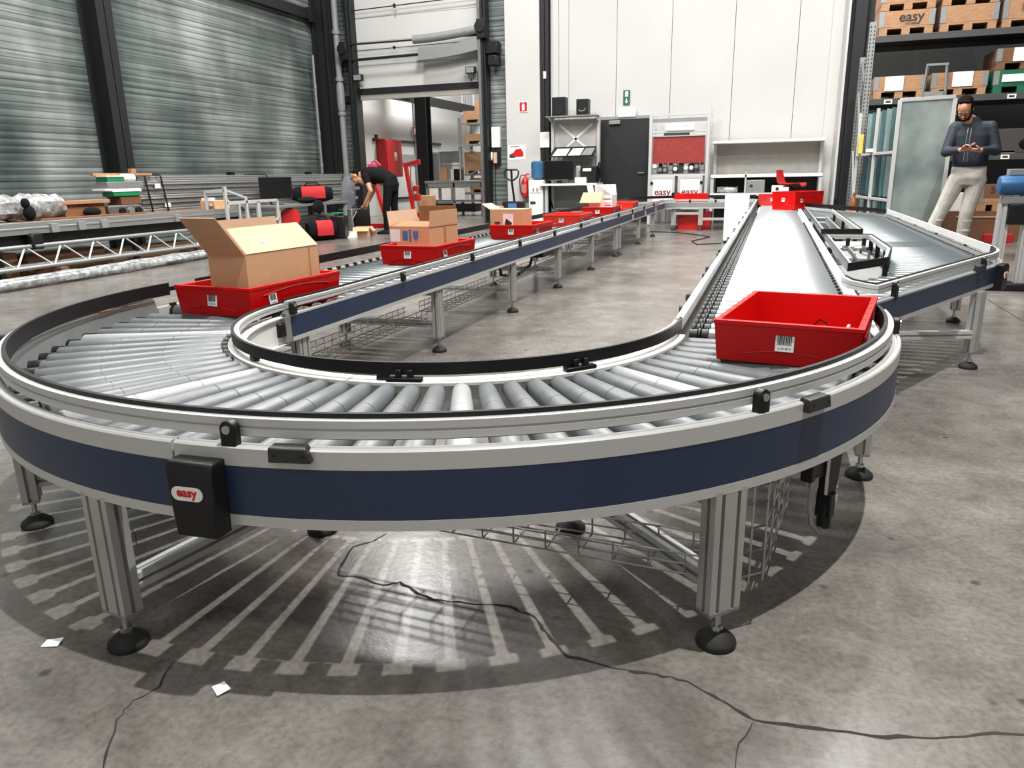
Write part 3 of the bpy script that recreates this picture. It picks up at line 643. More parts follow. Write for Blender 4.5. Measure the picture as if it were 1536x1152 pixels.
# ---- straight on the left
ls = thing('straight_conveyor', 'long straight roller conveyor on the left with a row of red bins on it', 'conveyor', (-1.1, 0.2, 0))
def loc(p, o): return tuple(p[i]-o[i] for i in range(len(p)))
def LS(mb): 
    bmesh.ops.translate(mb.bm, verts=mb.bm.verts, vec=(1.1, -0.2, 0)); return mb
Y1 = 11.35
for x, s, nm in ((-0.76, 1, 'inner_frame'), (-1.468, -1, 'outer_frame')):
    pth = [(x, 0.01), (x, Y1)]
    mb = MB(); mb.sweep(pth, frame_prof(s, 0.386, 0.4995)); LS(mb).build(nm, MT['alu'], ls, smooth=0)
    mb = MB(); mb.sweep(pth, panel_prof(s, 0.4045, 0.491)); LS(mb).build('blue_band', MT['blue'], ls, smooth=0)
items = [((-0.33, y-0.2, ZR-0.03), (0.3, y-0.2, ZR-0.03), 0.03, 0.03, MT['zincd']) for y in [0.1+0.1*k for k in range(112)]]
rollers(ls, items)
mb = MB(); mb.cyl((-0.34, 0, ZR-0.03), (-0.33, 0, ZR-0.03), 0.031, None, 10); mb.box(-0.35, -0.335, -0.015, 0.015, ZR-0.02, ZR+0.012)
repeat(mb.build('roller_cap', MT['black'], ls), [(0, 0.1*k-0.1, 0) for k in range(50)])
mb = MB(); mb.sweep([(-0.795, 0.02), (-0.779, 0.3), (-0.779, Y1)], guide_prof(1, 0.0, 0.523, 0.55)); LS(mb).build('guide_rail', MT['alu'], ls, smooth=0)
mb = MB(); mb.sweep([(-0.795, 0.02), (-0.779, 0.3), (-0.779, Y1)], strip_prof(1, 0.0, 0.515, 0.559)); LS(mb).build('wear_strip', M_STRIP, ls, smooth=0)
mb = MB(); mb.sweep([(-1.437, 0.25), (-1.437, Y1)], strip_prof(-1, 0.0, 0.552, 0.598, 0.009)); LS(mb).build('wear_strip', M_STRIP, ls, smooth=0)
mb = MB(); mb.sweep([(-1.437, 0.1), (-1.437, 0.25)], strip_prof(-1, -0.001, 0.566, 0.584, 0.007)); LS(mb).build('strip_tip', M_STRIP, ls, smooth=0)
mb = MB(); mb.sweep([(-1.437, 0.27), (-1.437, Y1)], guide_prof(-1, 0, 0.556, 0.592)); LS(mb).build('guide_rail', MT['alu'], ls, smooth=0)
for k in range(11):
    bracket(ls, -0.764+1.1, k*1.0+0.02-0.2, 90, 0.497, 0.552, k < 4)
    if k: bracket(ls, -1.455+1.1, k*1.0-0.2+0.3, -90, 0.5, 0.592, False)
for y in (0.1, 1.515, 2.915, 4.25, 5.637, 7.05, 7.24, 8.77, 10.22):
    leg(ls, -0.79+1.1, y-0.2, 90, 0.389, 0.075, 0.045); leg(ls, -1.44+1.1, y-0.2, 90, 0.389, 0.075, 0.045)
    brace(ls, (-1.415+1.1, y-0.2, 0.17), (-0.815+1.1, y-0.2, 0.17))
    mb = MB(); mb.box(-1.44, -0.79, y-0.02, y+0.02, 0.345, 0.388); LS(mb).build('cross_beam', MT['galv'], ls)
for y0, y1 in ((-0.35, 1.4), (1.6, 2.85), (3.0, 5.55), (5.75, 9.0)): 
    wire_tray(ls, (0.13, y0), (0.13, y1), 0.16, 0.06, 0.19, 0.075)
mb = MB(); mb.box(-1.2, -0.95, 4.3, 5.0, 0.27, 0.38); LS(mb).build('control_box', MT['black'], ls, bev=0.008)
mb = MB(); mb.tube([(-1.0, 3.2, 0.38), (-1.0, 3.25, 0.24), (-0.95, 3.5, 0.2), (-0.92, 3.8, 0.26), (-0.92, 3.9, 0.38)], 0.012, 7); LS(mb).build('cable', MT['black'], ls)
mb = MB(); mb.box(0.344, 0.348, 7.8, 7.92, 0.39, 0.47)
repeat(mb.build('joint_plate', MT['alu'], ls), [(0, 1.1*k, 0) for k in range(3)])
# end plate and motor block of the left straight at the U-turn (bare metal)
mb = MB(); mb.box(-0.792, -0.788, -0.35, 0.0, 0.39, 0.49); mb.box(-0.79, -0.76, -0.03, 0.005, 0.388, 0.494); LS(mb).build('end_plate', MT['alud'], ls)
mb = MB(); mb.box(-0.78, -0.762, -0.07, -0.03, 0.415, 0.47); LS(mb).build('junction_block', MT['black'], ls, bev=0.003)

# ---- corner and cross line at the far end
fx = thing('cross_conveyor', 'short cross roller conveyor at the far end joining both straights', 'conveyor', (0.2, 12, 0))
def FX(mb): bmesh.ops.translate(mb.bm, verts=mb.bm.verts, vec=(-0.2, -12, 0)); return mb
inner = arc(-0.46, 11.36, 0.3, 180, 90, 8) + [(0.78, 11.66)]
outer = arc(-0.46, 11.36, 1.008, 180, 90, 14) + [(0.78, 12.368)]
for p, s, nm in ((inner, 1, 'inner_frame'), (outer, -1, 'outer_frame')):
    mb = MB(); mb.sweep(p, frame_prof(s, 0.386, 0.4995)); FX(mb).build(nm, MT['alu'], fx, smooth=30)
    mb = MB(); mb.sweep(p, panel_prof(s, 0.4045, 0.491)); FX(mb).build('side_band', MT['grey'], fx, smooth=30)
mb = MB(); mb.sweep(arc(-0.46, 11.36, 0.335, 180, 90, 8)+[(0.78, 11.695)], guide_prof(1, 0, 0.518, 0.548)); FX(mb).build('guide_rail', MT['alu'], fx, smooth=30)
mb = MB(); mb.sweep(arc(-0.46, 11.36, 0.98, 180, 90, 14)+[(0.78, 12.34)], strip_prof(-1, 0, 0.55, 0.6, 0.01)); FX(mb).build('wear_strip', M_STRIP, fx, smooth=30)
it = []
for k in range(13):
    a = math.radians(174-7*k); c, s = math.cos(a), math.sin(a)
    it.append(((-0.66+0.32*c, -0.64+0.32*s, ZR-0.02), (-0.66+0.97*c, -0.64+0.97*s, ZR-0.03), 0.02, 0.03, MT['zinc']))
for k in range(12): it.append(((-0.6+0.1*k, -0.32, ZR-0.03), (-0.6+0.1*k, 0.34, ZR-0.03), 0.03, 0.03, MT['zinc']))
rollers(fx, it)
for x in (-0.63, -0.15, 0.55):
    for y in (11.68, 12.34): leg(fx, x-0.2, y-12, 0, 0.39, 0.08, 0.045)
for x in (-0.63, -0.15): brace(fx, (x-0.2, 11.7-12, 0.2), (x-0.2, 12.32-12, 0.2))
brace(fx, (-0.8, 11.68-12, 0.3), (-0.38, 11.68-12, 0.3)); brace(fx, (-0.31, 11.68-12, 0.2), (0.31, 11.68-12, 0.2))
for x in (-0.35, 0.1): bracket(fx, x-0.2, 11.67-12, 0, 0.495, 0.545, False)

# ---- straight on the right
rs = thing('straight_conveyor', 'straight roller conveyor on the right, shining brightly under the lamps', 'conveyor', (1.1, 0.2, 0))
def RS(mb): bmesh.ops.translate(mb.bm, verts=mb.bm.verts, vec=(-1.1, -0.2, 0)); return mb
for x, s, nm in ((0.775, -1, 'inner_frame'), (1.452, 1, 'outer_frame')):
    pth = [(x, 0.01), (x, 12.35)]
    mb = MB(); mb.sweep(pth, frame_prof(s, 0.386, 0.4995)); RS(mb).build(nm, MT['alu'], rs, smooth=0)
    if x > 1: pth = [(x, 9.2), (x, 12.35)]
    mb = MB(); mb.sweep(pth, panel_prof(s, 0.4045, 0.491)); RS(mb).build('blue_band', MT['blue'], rs, smooth=0)
mb = MB(); mb.box(1.407, 1.424, 0.24, 12.3, 0.47, 0.512); mb.box(1.43, 1.448, 0.24, 12.3, 0.48, 0.512); RS(mb).build('edge_profile', MT['white'], rs, bev=0.002)
items = [((-0.2, y-0.2, ZR-0.03), (0.29, y-0.2, ZR-0.03), 0.03, 0.03, MT['zinc']) for y in [-0.02+0.1*k+0.12 for k in range(122)]]
rollers(rs, items)
mb = MB(); mb.lathe([(0.012, -0.265), (0.027, -0.265), (0.027, -0.238), (0.02, -0.236), (0.031, -0.234), (0.031, -0.228), (0.018, -0.226), (0.0285, -0.222), (0.0285, -0.202), (0.012, -0.202)], (0, 0, 0), 14, Matrix.Translation((0, 0, ZR-0.03)) @ Matrix.Rotation(PI/2, 4, 'Y'))
repeat(mb.build('belt_pulley', MT['black'], rs), [(0, 0.1*k-0.1, 0) for k in range(80)])
mb = MB(); mb.tube([(-0.252, 0, ZR-0.002), (-0.252, 0.1, ZR-0.004)], 0.004, 5)
repeat(mb.build('drive_belt', MT['black'], rs), [(0, 0.1*k-0.1, 0) for k in range(60)])
mb = MB(); mb.box(0.292, 0.304, -0.02, 0.02, ZR-0.05, ZR-0.002)
repeat(mb.build('roller_cap', MT['black'], rs), [(0, 0.1*k-0.1, 0) for k in range(60)])
mb = MB(); mb.sweep([(0.805, 0.02), (0.805, 11.6)], guide_prof(-1, 0.0, 0.513, 0.541)); RS(mb).build('guide_rail', MT['alu'], rs, smooth=0)
mb = MB(); mb.sweep([(0.805, 0.02), (0.805, 11.6)], strip_prof(-1, 0.0, 0.509, 0.547, 0.012)); RS(mb).build('wear_strip', mat('glare_wear_strip', (214, 214, 212), 0.35), rs, smooth=0)  # black strip coloured pale, the lamp glare is painted into it
for k in range(12):
    bracket(rs, 0.788-1.1, k*1.0+0.35-0.2, -90, 0.47, 0.535, False)
    if k < 8: sensor(rs, 0.772-1.1, k*1.0+0.75-0.2, -90, 0.5, 0.05)
for y in (0.1, 1.5, 2.9, 4.3, 5.7, 7.1, 8.8, 10.3, 11.8):
    leg(rs, 0.8-1.1, y-0.2, 90, 0.389, 0.075, 0.045); leg(rs, 1.43-1.1, y-0.2, 90, 0.389, 0.075, 0.045)
    brace(rs, (0.825-1.1, y-0.2, 0.17), (1.405-1.1, y-0.2, 0.17))

# ---- parallel lane on the far right with slanted ends
br = thing('branch_conveyor', 'parallel roller lane at the right edge with slanted ends and a blue front band', 'conveyor', (1.9, 3.5, 0))
def BR(mb): bmesh.ops.translate(mb.bm, verts=mb.bm.verts, vec=(-1.9, -3.5, 0)); return mb
corner = [(2.24, 2.07), (2.285, 2.18), (2.315, 2.3), (2.33, 2.45)]
outl = [(1.48, 0.64)] + corner + [(2.33, 6.9), (2.30, 7.05), (2.25, 7.17), (1.49, 8.9)]
for z0, z1 in ((0.405, 0.52),):
    mb = MB(); mb.sweep(outl, frame_prof(1, z0, z1)); BR(mb).build('frame', MT['alu'], br, smooth=30)
    mb = MB(); mb.sweep(outl[:3], panel_prof(1, z0+0.0185, z1-0.0085)); mb.sweep(outl[3:], panel_prof(1, z0+0.0185, z1-0.0085)); BR(mb).build('blue_band', MT['blue'], br, smooth=30)
g = [(1.40, 0.98), (1.42, 0.86), (1.47, 0.77), (1.50, 0.735)] + [(p[0]-0.032, p[1]+0.012) for p in corner] + [(2.298, 6.9), (2.27, 7.03), (2.22, 7.14), (1.46, 8.85)]
ga, gb = g[:8], g[7:9]
gc = g[8:]
mb = MB(); mb.sweep(ga, guide_prof(1, 0, 0.545, 0.58)); BR(mb).build('guide_rail', MT['alu'], br, smooth=30)
mb = MB(); mb.sweep(ga, strip_prof(1, 0, 0.541, 0.586, 0.008)); BR(mb).build('wear_strip', M_STRIP, br, smooth=30)
mb = MB(); mb.sweep(gc, strip_prof(1, 0, 0.541, 0.586, 0.008)); BR(mb).build('wear_strip', M_STRIP, br, smooth=30)
mb = MB(); mb.sweep(gb, strip_prof(1, 0, 0.541, 0.586, 0.01)); BR(mb).build('wear_strip', MT['white'], br, smooth=0)  # white instead of black, glare along this edge put into the colour
mb = MB(); mb.sweep(g[7:], guide_prof(1, 0.001, 0.545, 0.58)); BR(mb).build('guide_rail', MT['alu'], br, smooth=30)
dirx, diry = 0.76, 1.43; ln = math.hypot(dirx, diry); ang = math.degrees(math.atan2(diry, dirx))
for t in (0.14, 0.86):
    bracket(br, 1.48+dirx*t-1.9-0.012, 0.64+diry*t-3.5+0.006, ang, 0.505, 0.582)
sensor(br, 1.48+dirx*0.8-1.9, 0.64+diry*0.8-3.5, ang, 0.53)
logo_box(br, 2.25-1.9, 2.1-3.5, ang+3, 0.385, 0.522, 0.12)
for y in (3.2, 4.2, 5.2, 6.2): bracket(br, 2.312-1.9, y-3.5, 90, 0.5, 0.56, False)
for t in (0.25, 0.6): bracket(br, 2.24-0.76*t-1.9, 7.19+1.73*t-3.5, 114, 0.5, 0.56, False)
def left_bound(y):
    if y < 1.42: return 1.475
    if y < 1.72: return 1.475+0.2*(y-1.42)/0.3
    if y < 2.28: return 1.675+0.085*(y-1.72)/0.56
    if y < 3.27: return 1.76
    if y < 3.76: return 1.475
    if y < 6.95: return 1.745
    return 1.475
items = []; y = 0.86
while y < 8.6:
    xr = min(2.285, 1.47+(y-0.64)*0.5315-0.035)
    if y > 6.9: xr = min(2.285, 2.24-(y-7.14)*0.44-0.03)
    xl = left_bound(y)
    if xr-xl > 0.06:
        tl = 0.03*max(0, min(1, (2.4-y)/1.4)); items.append(((xl-1.9, y+tl-3.5, ZR+0.002-0.025), (xr-1.9, y-tl-3.5, ZR+0.002-0.024), 0.024, 0.024, MT['zincd']))
    y += 0.086
rollers(br, items)
mb = MB(); mb.cyl((0.002, 0, 0), (0.014, 0, 0), 0.024, None, 8)
repeat(mb.build('roller_cap', MT['black'], br), [i[1] for i in items])
# pale bearing blocks along the slanted front
mb = MB(); mb.box(-0.014, 0.016, -0.015, 0.02, -0.02, 0.012)
repeat(mb.build('bearing_block', MT['paper'], br, bev=0.004), [(1.45+dirx*t-1.9, 0.66+diry*t-3.5, ZR) for t in [0.16+0.055*k for k in range(13)]])
for x, y, a in ((2.12, 1.84, ang), (2.31, 3.2, 90), (2.31, 4.8, 90), (2.31, 6.4, 90), (1.9, 7.9, 114)): leg(br, x-1.9, y-3.5, a, 0.408, 0.085, 0.05)
brace(br, (1.47-1.9, 1.6-3.5, 0.19), (2.1-1.9, 1.8-3.5, 0.19))
for y in (3.2, 4.8, 6.4): brace(br, (1.47-1.9, y-3.5, 0.19), (2.285-1.9, y-3.5, 0.19))
# island guards between the two lanes
def island(poly, label, blk, slots):
    cx = sum(p[0] for p in poly)/len(poly); cy = sum(p[1] for p in poly)/len(poly)
    s = thing('guard_frame', label, 'guard', (cx, cy, 0.5), 0, 'guards between the right lanes'); P = [(p[0]-cx, p[1]-cy) for p in poly]
    mb = MB(); mb.sweep(P, guide_prof(-1, 0.0, 0.052, 0.082), True); mb.build('guard_rail', MT['alu'], s, smooth=0)
    mb = MB(); n = len(P)
    mb.sweep(P, strip_prof(-1, 0.0, 0.047, 0.088, 0.008), True); mb.build('wear_strip', M_STRIP, s, smooth=0)
    mb = MB(); Q = [(p[0]*0.86, p[1]*0.965) for p in P]; mb.prism(Q, -0.06, -0.05); mb.build('base_plate', MT['alud'], s)
    for i in blk:
        a, b = V(P[i]), V(P[(i+1) % n])
        for t in (0.12, 0.5, 0.88):
            q = a.lerp(b, t); mb = MB(); mb.box(q.x*0.94-0.013, q.x*0.94+0.013, q.y*0.985-0.013, q.y*0.985+0.013, -0.05, 0.06); mb.build('post', MT['black'], s, bev=0.003)
    for (x, y, z, w, d, h, m) in slots:
        mb = MB(); mb.box(x-w/2-cx, x+w/2-cx, y-d/2-cy, y+d/2-cy, z, z+h); mb.build('transfer_part', MT[m], s, bev=0.005)
    return s, cx, cy
s1, cx, cy = island([(1.455, 3.27), (1.455, 1.44), (1.66, 1.74), (1.745, 2.28), (1.745, 3.27)], 'nearer black-edged guard frame with two round wheels between the right lanes', (2, 3, 4), [(1.6, 2.95, -0.05, 0.012, 0.5, 0.06, 'galv')])
for x in (1.53, 1.65):
    mb = MB(); mb.lathe([(0.045, -0.055), (0.045, 0.02), (0.035, 0.028), (0.015, 0.03)], (x-cx, 3.0-cy, 0), 18); mb.build('wheel', MT['steel'], s1)
    mb = MB(); mb.box(x-cx-0.05, x-cx+0.05, 2.55-cy, 2.95-cy, -0.05, 0.0); mb.build('wheel_plate', MT['galv'], s1, bev=0.01)
mb = MB(); mb.tube([(x-cx, y-cy, z) for x, y, z in ((1.66, 2.9, -0.04), (1.64, 2.8, 0.02), (1.67, 2.6, 0.03), (1.65, 2.4, -0.02))], 0.008, 6); mb.build('cable', MT['black'], s1)
s2, cx, cy = island([(1.455, 7.7), (1.455, 3.76), (1.735, 3.76), (1.735, 6.9)], 'farther black-edged guard frame behind the one with the wheels', (1, 2), [(1.55, 5.0, -0.05, 0.12, 2.0, 0.04, 'blackm'), (1.66, 5.4, -0.05, 0.02, 2.6, 0.07, 'galv')])
# ------------------------------------------------------------------ red bins and cartons
def red_bin(label, x, y, z, rz, h=0.12, w=0.4, l=0.6, m='red', tags=((0.5, 0.42),), number=None, group='red bins on the conveyors', side_tag=True):
    b = thing('plastic_bin', label, 'bin', (x, y, z), rz, group)
    def ring(i, zz): return [(-w/2+i, -l/2+i, zz), (w/2-i, -l/2+i, zz), (w/2-i, l/2-i, zz), (-w/2+i, l/2-i, zz)]
    tp = 0.012
    mb = MB(); mb.loft([ring(tp, 0), ring(tp*0.2, h-0.012), ring(0, h-0.012), ring(0, h), ring(0.018, h), ring(0.0185, h-0.012), ring(tp+0.006, 0.006)])
    mb.build('tub', MT[m], b, bev=0.004)
    mb = MB()
    n = 14
    for sy in (-1,):
        pts = [(-w*0.3+w*0.6*i/n, sy*(l/2-tp*0.8)-0.0015, h*0.2+h*0.12*math.sin(PI*i/n)) for i in range(n+1)]; mb.tube(pts, 0.0022, 5)
    for sx in (1,):
        pts = [(sx*(w/2-tp*0.35)+0.0012, -l*0.36+l*0.72*i/n, h*0.66+h*0.14*math.sin(PI*i/n)) for i in range(n+1)]; mb.tube(pts, 0.002, 5)
    mb.build('handle_rib', MT[m], b)
    if number:
        mb = MB(); mb.box(-0.004, 0.004, -0.006, 0.006, h-0.001, h+0.0006); repeat(mb.build('rim_slot', MT['rubber'], b), [(sx*(w/2-0.012), -l/2+0.06+(l-0.12)*i/5, 0) for i in range(6) for sx in (-1, 1)])
    def lab(M, s, num):
        mb = MB(); mb.box(-0.5*s, 0.5*s, -0.5*s, 0.5*s, 0, 0.0012, M); pl = mb.build('barcode_label', MT['paper'], b)
        mb = MB(); random.seed(3); u = -0.4
        while u < 0.38:
            ww = random.choice((0.02, 0.035, 0.05)); mb.box(u*s, (u+ww)*s, -0.12*s, 0.4*s, 0.0012, 0.0018, M); u += ww+random.choice((0.02, 0.035))
        mb.build('barcode', MT['ink'], pl)
        text('label_number', num, s*0.125, M @ Matrix.Translation((0, -0.33*s, 0.0013)), MT['ink'], pl, 0.0004, 0.02)
    F = face((0.0 if number else 0.0, -l/2+tp*0.6-0.0035, h*0.55), (0, -1, 0.1))
    lab(F, 0.05, number or '12 157 401 08')
    if side_tag: lab(face((w/2-tp*0.5+0.003, -l*0.27, h*0.5), (1, 0, 0.1)), 0.046, '12 157 401 08')
    return b
def carton(label, x, y, z, rz, w, l, h, flaps, m='card', name='carton', group=None, inner='cardd'):
    c = thing(name, label, 'carton', (x, y, z), rz, group); t = 0.004
    mb = MB(); mb.box(-w/2, w/2, -l/2, -l/2+t, 0, h); mb.box(-w/2, w/2, l/2-t, l/2, 0, h); mb.box(-w/2, -w/2+t, -l/2+t, l/2-t, 0, h); mb.box(w/2-t, w/2, -l/2+t, l/2-t, 0, h); mb.box(-w/2, w/2, -l/2, l/2, 0, t)
    mb.build('walls', MT[m], c)
    for sd, ln, ang, fm in flaps:
        a = math.radians(ang); s, k = math.sin(a)*ln, math.cos(a)*ln; e = 0.003
        if sd == '+x': q = [(w/2, -l/2+e, h), (w/2, l/2-e, h), (w/2+s, l/2-e-0.01, h+k), (w/2+s, -l/2+e+0.01, h+k)]
        if sd == '-x': q = [(-w/2, l/2-e, h), (-w/2, -l/2+e, h), (-w/2-s, -l/2+e+0.01, h+k), (-w/2-s, l/2-e-0.01, h+k)]
        if sd == '-y': q = [(-w/2+e, -l/2, h), (w/2-e, -l/2, h), (w/2-e-0.005, -l/2-s, h+k), (-w/2+e+0.005, -l/2-s, h+k)]
        if sd == '+y': q = [(w/2-e, l/2, h), (-w/2+e, l/2, h), (-w/2+e+0.005, l/2+s, h+k), (w/2-e-0.005, l/2+s, h+k)]
        mb = MB(); mb.quad(*q, t=0.0035); mb.build('flap', MT[fm], c, smooth=0)
    return c
# ------------------------------------------------------------------ left side clutter
def simple(mb, name, m, label, cat, group=None, bev=0, loc=None, smooth=35):
    o = mb.build(name, MT[m] if isinstance(m, str) else m, None, bev, smooth, loc); return tag(o, label, cat, group)
def wrapped(path, r, seed, n=12):
    random.seed(seed); rings = []
    for i in range(len(path)-1):
        a, b = V(path[i]), V(path[i+1])
        for k in range(14):
            p = a.lerp(b, k/14); d = (b-a).normalized(); x = d.cross(V((0, 0, 1))).normalized(); y = V((0, 0, 1)); rings.append([p + (x*math.cos(2*PI*j/n) + y*math.sin(2*PI*j/n))*r*random.uniform(0.82, 1.12) for j in range(n)])
    mb = MB(); mb.loft(rings); return mb
simple(wrapped([(-6.1, 1.2, 0.058), (-6.13, 4.0, 0.058), (-6.33, 6.45, 0.058)], 0.05, 1), 'wrapped_profile', 'plast', 'plastic wrapped profile bundle lying on the floor, nearest the U-turn', 'profile bundle')
simple(wrapped([(-6.3, 1.2, 0.06), (-6.33, 4.0, 0.06), (-6.5, 6.6, 0.06)], 0.05, 2), 'wrapped_profile', 'plast', 'plastic wrapped profile bundle lying directly in front of the truss', 'profile bundle')
tr = thing('lattice_truss', 'long aluminium lattice truss lying low along the left wall', 'truss', (-6.68, 4, 0.1))
CH = ((0.08, 0.05), (-0.16, 0.05), (-0.04, 0.27))
for x, z in CH:
    mb = MB(); mb.tube([(x, -3.0, z), (x, 2.75, z)], 0.025, 12); mb.build('chord', MT['galv'], tr)
k = 0; y = -2.9
while y < 2.3:
    for x, z in CH[:1]:
        mb = MB(); mb.tube([(x, y, z), (-0.04, y+0.23, 0.27)], 0.011, 7); mb.build('diagonal', MT['alu'], tr); mb = MB(); mb.tube([(-0.04, y+0.23, 0.27), (x, y+0.46, z)], 0.009, 7); mb.build('diagonal', MT['alu'], tr)
    y += 0.46
for i, y in enumerate((1.9, 3.9, 6.2)):
    simple(MB().box(-6.9, -6.5, y-0.05, y+0.05, 0, 0.124), 'support_beam', 'woodd', ('short wooden beam carrying the truss, %s' % ('nearest the camera', 'in the middle', 'at its far end')[i]), 'beam', 'beams under the truss')
for i, (y0, y1, z0, h) in enumerate(((2.0, 3.7, 0.0005, 0.3), (3.8, 4.9, 0.0005, 0.26), (5.0, 6.5, 0.0005, 0.2))):
    simple(MB().box(-7.25, -6.95, y0, y1, z0, h), 'wooden_box', 'wood' if i != 1 else 'woodd', ('long wooden box behind the truss, %s' % ('at the left edge of the photo', 'the dark middle one', 'the lowest one at its far end')[i]), 'box', 'boxes behind the truss', 0.006)
# bench along the wall
bn = thing('workbench', 'long aluminium framed bench cluttered with parts along the left wall', 'workbench', (-7.4, 4.4, 0))
mb = MB(); mb.box(0.14, 0.6, -3, 2.9, 0.595, 0.625); mb.build('bench_top', MT['woodd'], bn)
mb = MB(); mb.box(0.6, 0.66, -3, 2.9, 0.5, 0.632); mb.box(0.655, 0.668, -3, 2.9, 0.555, 0.575); mb.build('front_profile', MT['alud'], bn, bev=0.003)
mb = MB(); mb.box(0.5, 0.6, -3, 2.9, 0.36, 0.5); mb.build('dark_apron', MT['black'], bn)
for y in (-2.9, -1.0, 0.9, 2.8):
    for x in (0.18, 0.55):
        mb = MB(); mb.box(x-0.03, x+0.03, y-0.03, y+0.03, 0, 0.6); mb.build('leg', MT['blackm'], bn)
for y in (-0.35, 0.35, 0.02, 1.6):
    mb = MB(); mb.box(0.66, 0.69, y-0.05, y+0.05, 0.5, 0.6); mb.build('clamp_plate', MT['grey'], bn, bev=0.003)
simple(MB().box(-6.78, -6.7, 3.72, 3.86, 0.33, 0.51).box(-6.76, -6.68, 3.70, 3.74, 0.35, 0.49), 'swivel_castor', 'blackm', 'black castor bracket hanging at the bench front above the truss', 'castor', None, 0.012)
simple(wrapped([(-7.2, 3.66, 0.78), (-7.2, 4.62, 0.78)], 0.15, 5, 16), 'wrapped_bundle', 'plast', 'fat bundle in crinkled clear plastic wrap on the bench', 'bundle')
simple(MB().cyl((-7.35, 3.3, 0.73), (-7.0, 3.55, 0.73), 0.1, 0.1, 20), 'blue_drum', mat('blue_grey', (92, 108, 124), 0.4), 'blue grey round drum at the left end of the bench', 'drum', None, 0.01)
simple(MB().ball((-6.95, 3.95, 0.72), (0.05, 0.07, 0.09)).ball((-6.95, 3.92, 0.83), (0.04, 0.05, 0.06)), 'black_pouch', 'fabrick', 'small black pouch lying against the plastic wrapped bundle', 'pouch')
simple(MB().box(-7.2, -7.05, 4.45, 5.2, 0.79, 0.835), 'wooden_board', 'wood', 'upper wooden board behind the green roller cassettes on the bench', 'board', None, 0.004)
simple(MB().box(-7.2, -7.1, 4.55, 5.15, 0.626, 0.789), 'board_block', 'cardd', 'brown block carrying the upper wooden board on the bench', 'block')
simple(MB().box(-6.88, -6.79, 3.95, 5.5, 0.626, 0.655), 'wooden_board', 'woodd', 'flat wooden board along the bench front edge', 'board', None, 0.004)
simple(MB().ball((-7.0, 4.85, 0.69), (0.06, 0.13, 0.06)), 'black_pouch', 'fabrick', 'round black pouch on the bench under the upper wooden board', 'pouch')
# roller cassettes
def cassette(label, y, z, L, wheels):
    c = thing('roller_cassette', label, 'roller cassette', (-7.2, y, z))
    mb = MB(); mb.box(-0.1, 0.1, -L/2, L/2, 0.0, 0.06); mb.build('green_body', MT['green'], c, bev=0.012)
    mb = MB(); mb.box(-0.11, 0.11, -L/2-0.02, L/2+0.02, 0.06, 0.075); mb.build('top_plate', MT['white'], c)
    for k in range(wheels):
        yy = L/2+0.06+0.07*k; mb = MB(); mb.lathe([(0.02, -0.03), (0.048, -0.03), (0.052, -0.02), (0.052, 0.02), (0.048, 0.03), (0.02, 0.03)], (0, 0, 0), 16, Matrix.Translation((0.02, yy, 0.045)) @ Matrix.Rotation(PI/2, 4, 'X')); mb.build('wheel', MT['white'], c)
    if wheels:
        mb = MB(); mb.cyl((0.02, -0.1, 0.045), (0.02, L/2+0.08+0.07*wheels, 0.045), 0.02); mb.build('axle', MT['blackm'], c)
    return c
simple(MB().box(-7.32, -7.1, 5.2, 5.75, 0.626, 0.75), 'motor_block', mat('motor_grey', (88, 84, 84), 0.5), 'dark grey motor block lying under the green cassettes', 'motor', None, 0.02)
simple(MB().box(-7.31, -7.12, 5.45, 5.8, 0.751, 0.86), 'machine_part', 'woodd', 'brown square machine part between the two green cassettes', 'machine part', None, 0.008)
cassette('lower green roller cassette on the bench', 5.55, 0.861, 0.45, 0)
simple(MB().box(-7.32, -7.1, 5.2, 5.8, 0.937, 0.96), 'white_sheet', 'white', 'white sheet of plastic over the lower green cassette', 'sheet', None, 0.004)
simple(MB().box(-7.3, -7.1, 5.25, 5.85, 0.961, 1.05), 'cassette_box', 'galv', 'grey flat box between the two green roller cassettes', 'box', None, 0.006)
cassette('upper green roller cassette with three white wheels on the bench', 5.4, 1.051, 0.28, 3)
simple(MB().box(-7.32, -7.26, 5.2, 6.2, 1.127, 1.16), 'wooden_lath', 'wood', 'thin wooden lath topmost on the green cassette pile', 'lath')
simple(MB().box(-7.32, -7.26, 5.84, 5.92, 1.161, 1.22), 'wood_block', 'wood', 'small wood block on top of the thin wooden lath', 'block')
wm = Matrix.Rotation(PI/2, 4, 'Y')
for i, y in enumerate((5.28, 5.42, 5.55)):
    simple(MB().lathe([(0.015, -0.02), (0.045, -0.02), (0.05, 0), (0.045, 0.02), (0.015, 0.02)], (0, 0, 0), 16, Matrix.Translation((-6.95, y, 0.676)) @ wm), 'pulley', 'black' if i != 1 else 'galv', 'small pulley lying at the bench front below the cassettes, %s of three' % ('left', 'middle', 'right')[i], 'pulley', 'pulleys on the bench')
